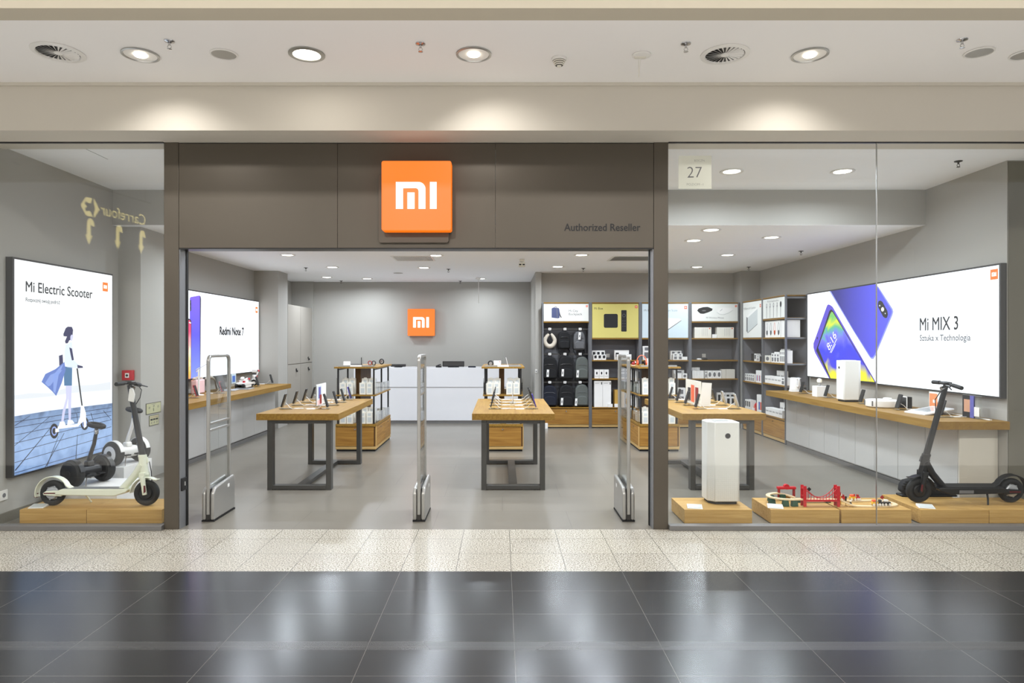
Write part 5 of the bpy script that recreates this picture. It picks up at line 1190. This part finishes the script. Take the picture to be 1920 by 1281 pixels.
# ================================================================ KICK SCOOTERS
def scooter(label, loc, rz, body, dark, white_tag):
    t = thing('kick_scooter', label, 'scooter', loc, rz, 'kick scooters in the show windows'); R = .114
    for nm, x in (('rear_wheel',-.42),('front_wheel',.425)):
        w = MB().torus((x,0,R),R-.027,.027,(0,1,0),n=44,k=12).lathe([(R-.04,-.018),(R-.045,-.02),(R-.045,.02),(R-.04,.018)],c=(x,0,R),ax='Y',n=40,caps=False).build(nm,'tyre',t)
        b = MB().lathe([(.0,-.03),(.05,-.028),(.058,-.018),(.058,.018),(.05,.028),(0,.03)],c=(x,0,R),ax='Y',n=32)
        if nm == 'front_wheel': b.lathe([(.055,-.012),(R-.03,-.014),(R-.03,.014),(.055,.012)],c=(x,0,R),ax='Y',n=40)
        else:
            for k in range(6):
                a = PI*k/3; b.bar((x+.04*math.cos(a),0,R+.04*math.sin(a)),(x+.085*math.cos(a+.3),0,R+.085*math.sin(a+.3)),.012,.03,up=(0,1,0))
        b.build('hub','black_plastic' if nm == 'front_wheel' else 'silver_paint',w)
    deck = MB().prism([(-.36,.105),(-.30,.10),(.17,.092),(.27,.125),(.29,.15),(.24,.156),(-.30,.156),(-.36,.135)],'XZ',-.072,.072).build('deck',body,t,bevel=.008)
    MB().prism(rrect(-.30,.235,-.066,.066,.02),'XY',.156,.160).build('grip_mat','black_rubber' if dark else 'antenna_grey',deck)
    for s in (-1,1):
        MB().prism([(-.47,.10),(-.31,.088),(-.29,.145),(-.45,.135),(-.475,.12)],'XZ',.040*s,.062*s).build('rear_stay',body,t,bevel=.006)
        MB().box(-.465,-.36,.0625*s,.0635*s,.112,.122).build('reflector','dark_red',t)
    A = [math.radians(a) for a in range(195,20,-12)]
    out = [(-.42+.150*math.cos(a),R+.150*math.sin(a)) for a in A]; inn = [(-.42+.141*math.cos(a),R+.141*math.sin(a)) for a in A]
    MB().prism(out+[(-.235,.150),(-.25,.142)]+list(reversed(inn)),'XZ',-.034,.034).build('rear_fender',body,t,bevel=.003)
    MB().box(-.585,-.56,-.014,.014,.07,.115).build('tail_light','dark_red',t,bevel=.004)
    A = [math.radians(a) for a in range(60,186,12)]
    out = [(.425+.142*math.cos(a),R+.142*math.sin(a)) for a in A]; inn = [(.425+.134*math.cos(a),R+.134*math.sin(a)) for a in A]
    MB().prism([(.53,.235)]+out+list(reversed(inn))+[(.52,.225)],'XZ',-.033,.033).build('front_fender',body,t,bevel=.003)
    b = MB()
    for s in (-1,1): b.tube([(.428,.042*s,.10),(.415,.044*s,.18),(.395,.036*s,.262)],[.020,.020,.024],10)
    b.bar((.395,-.05,.272),(.395,.05,.272),.05,.05)
    b.build('fork',body,t,bevel=.004)
    MB().tube([(.40,0,.27),(.388,0,.34),(.372,0,.44)],[.036,.034,.036],16).build('head_tube',body,t)
    MB().tube([(.20,0,.14),(.25,0,.20),(.31,0,.27),(.375,0,.365)],[.034,.031,.032,.040],14).build('down_tube',body,t)
    MB().tube([(.372,0,.44),(.331,0,.62),(.285,0,.82),(.225,0,1.085)],[.027,.026,.024,.022],18).build('stem','black_plastic' if not dark else body,t)
    MB().lathe([(.036,.0),(.038,.008),(.034,.02)],c=(.371,0,.435)).bar((.40,.0,.43),(.415,0,.38),.02,.03).build('folding_latch',body,t)
    hb = MB().tube([(.215,-.19,1.088),(.222,-.08,1.100),(.225,0,1.100),(.222,.08,1.100),(.215,.19,1.088)],.0125,12).build('handlebar','black_plastic',t)
    for s in (-1,1):
        MB().tube([(.215,.195*s,1.088),(.221,.09*s,1.098)],.018,14).build('grip','black_rubber',hb)
    MB().prism(rrect(.190,.265,-.045,.045,.018),'XY',1.092,1.118).build('dashboard','black_plastic',t,bevel=.006)
    MB().tube([(.235,.09,1.096),(.270,.11,1.085),(.295,.18,1.072)],[.008,.007,.005],8).build('brake_lever','black_plastic',t)
    MB().cyl((.240,0,1.06),(.268,0,1.054),.019).build('headlight','chrome',t)
    MB().tube([(.255,.08,1.09),(.315,.06,1.03),(.335,.03,.96),(.325,.03,.86),(.385,.035,.55),(.405,.03,.45)] if dark else [(.255,.08,1.09),(.305,.06,1.04),(.31,.03,.97),(.275,.02,.90)],.004,6).build('brake_cable','black_rubber',t)
    MB().tube([(.36,.04,.40),(.41,.05,.385),(.43,.05,.30),(.44,.05,.20)],.004,6).build('motor_cable','black_rubber',t)
    MB().prism([(.428,.115),(.445,.13),(.44,.185),(.425,.185)],'XZ',-.064,-.061).prism([(.428,.115),(.445,.13),(.44,.185),(.425,.185)],'XZ',.061,.064).build('fork_reflector','dark_red',t)
    MB().tube([(-.17,.05,.10),(-.155,.085,.055),(-.14,.11,.014)],[.009,.008,.008],8).build('kickstand',body,t)
    if dark: MB().box(-.03,.10,-.075,-.073,.105,.135).box(-.03,.10,.073,.075,.105,.135).build('rating_plate','soft_ink',deck)
    t.rotation_euler = (-.08,0,rz)
    if white_tag: MB().prism([(.235,.94),(.291,.925),(.298,1.0),(.278,1.055),(.243,1.05)],'XZ',-.038,-.026).build('white_tag','white_plastic',t,bevel=.006)
    return t
scooter('cream white electric kick scooter with black stem on oak plinths, left window',(-3.625,6.01,PH_),0,'scooter_cream',False,True)
scooter('black electric kick scooter standing on oak plinths, right window',(4.255,6.13,PH_),PI,'scooter_black',True,False)

def balance(label, loc, rz, shell, dark):
    """two-wheel balance scooter: axle along local y, leans forward to +x"""
    t = thing('balance_scooter', label, 'scooter', loc, rz, 'two-wheeled balance scooters'); R = .13
    for s in (-1,1):
        c = (0,.165*s,R)
        w = MB().lathe([(.085,-.045),(.115,-.043),(.128,-.025),(.13,0),(.128,.025),(.115,.043),(.085,.045)],c=c,ax='Y',n=44,caps=False).build('wheel','tyre',t)
        k = .165*s+.040*s
        MB().lathe([(0,.012*s),(.04,.010*s),(.088,.004*s),(.09,-.02*s)],c=(0,k,R),ax='Y',n=40).build('hub_cover',shell,w)
        MB().lathe([(0,.014*s),(.034,.013*s),(.036,.009*s)],c=(0,k,R),ax='Y',n=28).build('hub_cap','black_plastic',w)
        A = [math.radians(a) for a in range(10,171,10)]; i = .131; o = .139
        MB().prism([(o*math.cos(a),R+o*math.sin(a)) for a in A]+[(i*math.cos(a),R+i*math.sin(a)) for a in reversed(A)],'XZ',.135*s,.185*s).build('mudguard',shell,t,bevel=.003)
        MB().box(-.09,.11,.035*s,.10*s,.098,.112).build('foot_pad','black_rubber',t,bevel=.004)
    MB().prism(rrect(-.07,.07,.07,.19,.05),'XZ',-.11,.11).build('body',shell,t,bevel=.02)
    MB().prism([(-.03,.18),(.05,.18),(.04,.235),(-.02,.235)],'XZ',-.035,.035).build('bar_socket',shell,t,bevel=.012)
    MB().tube([(.0,0,.21),(.03,0,.30),(.075,0,.40),(.10,0,.50),(.108,0,.55)],[.022,.019,.018,.017,.017],14).build('steering_bar',shell if not dark else 'black_plastic',t)
    MB().lathe([(.019,.50),(.021,.505),(.021,.54),(.019,.545)],c=(.104,0,0)).build('clamp','chrome',t)
    MB().torus((.108,0,.585),.085,.020,(.15,0,1),n=36,k=10,Rb=.045).bar((.03,0,.585),(.19,0,.575),.05,.018).build('knee_pad','black_rubber',t)
    MB().tube([(.10,-.09,.115),(.12,-.12,.05),(.14,-.14,.004)],.004,6).build('rest_wire','chrome',t)
balance('black two-wheeled balance scooter on a low white plinth behind the cream scooter',(-4.075,6.58,.20),-.35,'black_plastic',True)
balance('white two-wheeled balance scooter with white hubs on the higher white box',(-4.085,7.27,.28),-.35,'white_plastic',False)

t = thing('black_bag', 'crumpled black bag lying behind the black scooter front wheel', 'bag', (4.07,6.385,PH_))
b = MB()
random.seed(4)
prof = [(-.21,.02),(-.25,.05),(-.24,.11),(-.21,.15),(-.12,.172),(.0,.16),(.1,.12),(.2,.07),(.25,.03),(.24,0),(-.2,0)]
MB().prism(prof,'XZ',-.035,.055).build('fabric_body','black_cloth',t,bevel=.03,seg=4)
MB().box(-.26,.27,-.045,.06,0,.02).build('flat_base','black_rubber',t,bevel=.008)
b = MB()
for k in range(7): b.ball((-.22+.03*random.random(),-.02,.03+.018*k),.028,.025,.02)
b.build('folds','black_cloth',t)

# ================================================================ SECURITY GATES
def antenna(x, label, label_side):
    t = thing('security_gate', label, 'security gate', (x,6.175,0), 0, 'shop door security gates'); H = 1.475; a = -.225; c = .225
    path = [(a,.06),(a,H-.06)]+[(y,z) for y,z in reversed(arc(a+.05,H-.05,.05,90,180,6))]+[(y,z) for y,z in reversed(arc(c-.05,H-.05,.05,0,90,6))]+[(c,H-.06),(c,.06)]
    b = MB(); pts = [Vector((0,y,z)) for y, z in path]; n = len(pts); vs = []
    for i, p in enumerate(pts):
        d = (pts[min(i+1,n-1)]-pts[max(i-1,0)]).normalized(); nn = Vector((0,d.z,-d.y))*.013
        vs += [p+nn+Vector((-.015,0,0)),p+nn+Vector((.015,0,0)),p-nn+Vector((.015,0,0)),p-nn+Vector((-.015,0,0))]
    fs = [(i*4+k,i*4+(k+1)%4,(i+1)*4+(k+1)%4,(i+1)*4+k) for i in range(n-1) for k in range(4)]
    b.add(vs,fs+[(3,2,1,0),(4*n-4,4*n-3,4*n-2,4*n-1)])
    b.build('frame','antenna_grey',t,bevel=.006)
    MB().box(-.006,.006,a+.012,c-.012,.3,H-.012).build('clear_panel','acrylic',t)
    for z in ((.80,.86) if x < -2 else ()): MB().box(-.014,.014,a+.01,c-.01,z,z+.02).build('crossbar','antenna_grey',t,bevel=.003)
    f = [(a-.012,.012),(c+.012,.012),(c+.012,.22),(c-.0,.335),(a+.03,.30),(a-.012,.25)]
    for s in (-1,1): MB().prism(f,'YZ',.020*s,.055*s).build('foot_cover','antenna_grey',t,bevel=.014,seg=3)
    MB().prism([(a-.01,0),(c+.01,0),(c+.01,.014),(a-.01,.014)],'YZ',-.056,.056).build('rubber_foot','black_rubber',t)
    MB().box(-.018,.018,a-.002,c+.002,.014,.29).build('core','dark_metal',t)
    s = label_side; MB().box(*sorted((.0552*s,.0562*s)),.06,.10,.245,.275).build('label','white_card',t)
antenna(-2.615,'left grey security gate panel at the shop entrance',1)
antenna(-.735,'middle grey security gate panel seen edge-on at the entrance',1)
antenna(1.135,'right grey security gate panel at the shop entrance',-1)

# ================================================================ SMALL WALL FITTINGS
t = thing('fire_call_point','red fire alarm call point on the left column above the scooters','fire alarm',(-4.28,7.668,1.165))
MB().box(-.062,.062,-.045,0,0,.115).build('housing','red_paint',t,bevel=.004)
MB().box(-.022,.022,-.048,-.045,.03,.082).build('plate','white_card',t); MB().cyl((0,-.050,.056),(0,-.047,.056),.014).build('button','ink',t)
t = thing('wall_notice','framed notice with small pictograms on the pale column side','notice',(-4.1495,7.95,.752))
MB().box(0,.004,-.17,.17,0,.13).build('frame','dark_metal',t)
b = MB().box(.004,.005,-.163,.163,.006,.124,0)
for y,z,m in ((-.1,.075,1),(0,.09,1),(.1,.075,1)): b.torus((.0055,y,z),.012,.002,(1,0,0),n=14,k=4,m=1)
b.text('S',(.0055,-.015,.03),(0,1,0),(0,0,1),.035,weight=.01,m=2).box(.005,.0056,-.05,.05,.11,.114,1)
b.build('paper',['notice_paper','soft_ink','dark_green'],t,smooth=False)
t = thing('wall_notice','smaller framed notice below, with a row of dark boxes','notice',(-4.1495,7.96,.61))
MB().box(0,.004,-.11,.11,0,.125).build('frame','dark_metal',t)
b = MB().box(.004,.005,-.104,.104,.006,.119,0)
for k in range(3): b.box(.005,.006,-.085+.06*k,-.035+.06*k,.062,.082,1); b.torus((.0055,-.06+.06*k,.035),.010,.002,(1,0,0),n=12,k=4,m=2)
b.box(.005,.0056,-.09,.09,.098,.102,3)
b.build('paper',['notice_paper','ink','soft_ink','brick_red'],t,smooth=False)
t = thing('wall_socket','white wall socket low on the left wall by the picture edge','socket',(XL,5.90,.20))
MB().box(0,.01,-.045,.045,0,.09).build('cover','socket_white',t,bevel=.003); MB().cyl((.0102,0,.045),(.011,0,.045),.02).build('socket_hole','soft_ink',t)
t = thing('door_switch','small black key switch on the left door jamb','switch',(-2.7515,5.765,.32))
MB().box(0,.012,-.04,.04,0,.11).build('case','black_plastic',t,bevel=.003); MB().box(.0122,.0135,.005,.012,.04,.075).build('indicator','white_card',t)
t = thing('wall_socket','white double socket on the white partition edge beside the bays','socket',(.66,12.598,1.02))
MB().box(-.02,.02,-.01,0,0,.07).build('cover','socket_white',t,bevel=.003); MB().box(-.01,.01,-.012,-.0102,.02,.04).build('hole','soft_ink',t)
tag(MB().box(-.03,.03,-.03,.03,0,.10).build('card_holder','white_card',loc=(.83,12.35,.0),bevel=.003),'small white card box beside the backpack bay','box')
bpy.data.objects['card_holder'].location.z = 0

# ================================================================ TOY RAILWAY
def tp(px_, y_, Y): return Vector(((px_-CX)*Y/F, Y, EYE-(y_-CY)*Y/F))
def ribbon(b, pts, w, h, m=0):
    pts = [Vector(p) for p in pts]; n = len(pts); vs = []
    for i, p in enumerate(pts):
        d = pts[min(i+1,n-1)]-pts[max(i-1,0)]; d.z = 0; d.normalize(); s = Vector((-d.y,d.x,0))*w/2
        vs += [p-s,p+s,p+s+Vector((0,0,h)),p-s+Vector((0,0,h))]
    fs = [(i*4+k,i*4+(k+1)%4,(i+1)*4+(k+1)%4,(i+1)*4+k) for i in range(n-1) for k in range(4)]+[(3,2,1,0),(4*n-4,4*n-3,4*n-2,4*n-1)]
    return b.add(vs,fs,m)
def smooth_path(p, k=5):
    out = []
    for i in range(len(p)-1):
        a = p[max(i-1,0)]; b_ = p[i]; c = p[i+1]; d = p[min(i+2,len(p)-1)]
        for j in range(k):
            t_ = j/k; out.append(.5*((2*b_)+(c-a)*t_+(2*a-5*b_+4*c-d)*t_*t_+(3*b_-a-3*c+d)*t_**3))
    return out+[p[-1]]
ZP = PH_; VX = lambda x,y,z: Vector((x,y,z))
t = thing('toy_track','raised pale wooden toy track looping on green piers, left half','toy railway',(0,0,0))
hi = ZP+.056
ribbon(MB(), smooth_path([VX(2.70,5.99,hi),VX(2.60,5.98,hi),VX(2.52,6.0,hi),VX(2.455,6.06,hi),VX(2.45,6.13,hi),VX(2.50,6.20,hi),VX(2.58,6.23,hi),VX(2.66,6.21,hi-.012),VX(2.72,6.17,hi-.03)]), .036,.011).build('wooden_track','pale_wood',t)
for x, y in ((2.46,6.06),(2.50,6.18),(2.55,5.985),(2.63,5.985),(2.62,6.215)):
    MB().prism([(-.030,0),(.030,0),(.022,.0555),(-.022,.0555)],'XZ',-.02,.02).build('pier','dark_green',t,loc=(x,y,ZP),bevel=.003)
t = thing('toy_bridge','red toy suspension bridge standing across two oak plinths','toy bridge',(0,0,0))
for x in (2.715,3.015):
    b = MB()
    for y in (5.962,6.018): b.box(x-.013,x+.013,y-.005,y+.005,ZP,ZP+.186)
    b.box(x-.012,x+.012,5.967,6.013,ZP+.155,ZP+.170).box(x-.012,x+.012,5.967,6.013,ZP+.09,ZP+.10)
    b.build('tower','red_paint',t,bevel=.001)
MB().box(2.70,3.03,5.955,6.025,ZP+.047,ZP+.056).build('deck','red_paint',t,bevel=.001)
for y in (5.962,6.018):
    f = lambda x: ZP+.075+.105*((x-2.865)/.15)**2
    xs = [2.728+.0137*k for k in range(21)]
    MB().tube([(x,y,f(x)) for x in xs],.0035,6).build('cable','red_paint',t)
    b = MB().box(2.728,3.002,y-.003,y+.003,ZP+.056,ZP+.063)
    for x in xs[1:-1:2]: b.box(x-.0018,x+.0018,y-.0018,y+.0018,ZP+.06,f(x))
    b.build('hanger_rods','red_paint',t,smooth=False)
ribbon(MB(),[VX(2.70,5.99,ZP+.0562),VX(2.86,5.99,ZP+.0562),VX(3.03,5.99,ZP+.0562)],.036,.008).build('wooden_track','pale_wood',t)
t = thing('toy_track','pale wooden toy track loop lying on the right plinth','toy railway',(0,0,0))
pth = [VX(3.035,5.99,hi),VX(3.09,5.98,ZP+.03),VX(3.16,5.965,ZP+.004),VX(3.24,5.955,ZP+.001),VX(3.36,5.955,ZP+.001),VX(3.46,5.965,ZP+.001),VX(3.545,6.0,ZP+.001),VX(3.565,6.07,ZP+.001),VX(3.53,6.14,ZP+.001),VX(3.44,6.17,ZP+.001),VX(3.3,6.16,ZP+.001),VX(3.17,6.16,ZP+.001),VX(3.05,6.16,ZP+.001)]
ribbon(MB(), smooth_path(pth), .038,.011).build('wooden_track','pale_wood',t)
t = thing('toy_track','dark green toy track strip behind the red bridge','toy railway',(2.86,6.13,ZP))
MB().box(-.15,.17,-.02,.02,.02,.032).build('rail_strip','dark_green',t)
for x in (-.13,.14): MB().box(x-.02,x+.02,-.018,.018,0,.02).build('block','dark_green',t)
t = thing('toy_station','red toy archway behind the raised loop','toy station',(2.665,6.235,ZP))
MB().box(-.085,.085,-.02,.02,.10,.122).build('beam','red_paint',t,bevel=.003)
for x in (-.07,.07): MB().box(x-.008,x+.008,-.012,.012,0,.10).build('post','brick_red',t)
MB().cyl((0,-.015,.122),(0,.015,.122),.025).build('roof_knob','red_paint',t)
MB().box(-.035,.035,-.01,.01,0,.04).build('booth','kraft',t)
def wagon(name, x, y, z, w, body, top, label, roof=None):
    t = thing(name, label, 'toy train', (x,y,z), 0, 'wooden toy train wagons'); t.scale = (1.0,1.2,1.35)
    MB().box(-w/2,w/2,-.013,.013,.008,.026).build('chassis',body,t,bevel=.003)
    MB().box(-w/2+.004,w/2*.3,-.012,.012,.0262,.04).build('load',top,t,bevel=.004)
    if roof: MB().cyl((w*.3,0,.026),(w*.3,0,.042),.006).build('chimney',roof,t)
    for xx in (-w*.3,w*.3):
        for s in (-1,1): MB().cyl((xx,.0135*s,.009),(xx,.017*s,.009),.009,n=16).build('wheel','white_plastic',t)
z1 = ZP+.0125
wagon('toy_wagon',3.155,6.16,z1,.062,'red_paint','brick_red','dark red toy wagon behind the signal post')
wagon('toy_engine',3.245,6.16,z1,.055,'yellow_paint','orange_plastic','yellow and red toy engine at the back of the loop','red_paint')
wagon('toy_engine',3.295,6.16,z1,.030,'red_paint','brick_red','short red toy wagon coupled to the yellow engine')
wagon('toy_engine',3.335,5.955,z1,.052,'yellow_paint','orange_plastic','yellow toy engine at the front of the loop')
wagon('toy_wagon',3.385,5.955,z1,.040,'black_plastic','dark_metal','black toy wagon beside the glass joint','white_plastic')
wagon('toy_wagon',3.445,5.957,z1,.058,'black_plastic','white_plastic','toy wagon with a white roof right of the glass joint')
def toysign(x, y, m, h, label):
    t = thing('toy_sign', label, 'toy sign', (x,y,ZP), 0, 'toy railway signs')
    MB().cyl((0,0,0),(0,0,h),.002).build('post','ink',t); MB().prism([(0,h-.02),(.02,h),(0,h+.02),(-.02,h)],'XZ',-.002,.002).build('board',m,t)
    MB().cyl((0,0,0),(0,0,.003),.012).build('foot','pale_wood',t)
toysign(2.862,6.20,'ink',.105,'black diamond toy sign behind the red bridge')
toysign(3.455,6.05,'brick_red',.065,'brown diamond toy sign inside the loop')
t = thing('toy_signal','small black toy signal post with a round foot','toy sign',(3.10,6.0,ZP))
MB().cyl((0,0,0),(0,0,.07),.003).cyl((0,0,0),(0,0,.003),.014).build('post','kraft',t); MB().box(-.006,.006,-.005,.005,.045,.085).build('lamp_box','black_plastic',t)
t = thing('toy_crane','yellow toy figure with brown and white head beside the bridge','toy',(3.065,6.06,ZP))
MB().box(-.018,.018,-.015,.015,0,.075).build('body','yellow_paint',t,bevel=.003); MB().ball((.006,0,.095),.018,.014,.022).build('head','brick_red',t); MB().prism([(.015,.075),(.032,.08),(.022,.105)],'XZ',-.008,.008).build('beak','white_plastic',t)
t = thing('toy_figure','tiny white and black toy figure standing inside the loop','toy',(3.165,6.04,ZP))
MB().lathe([(.012,0),(.008,.02),(.0,.024)]).build('body','black_plastic',t); MB().ball((0,0,.032),.009).build('head','white_plastic',t)
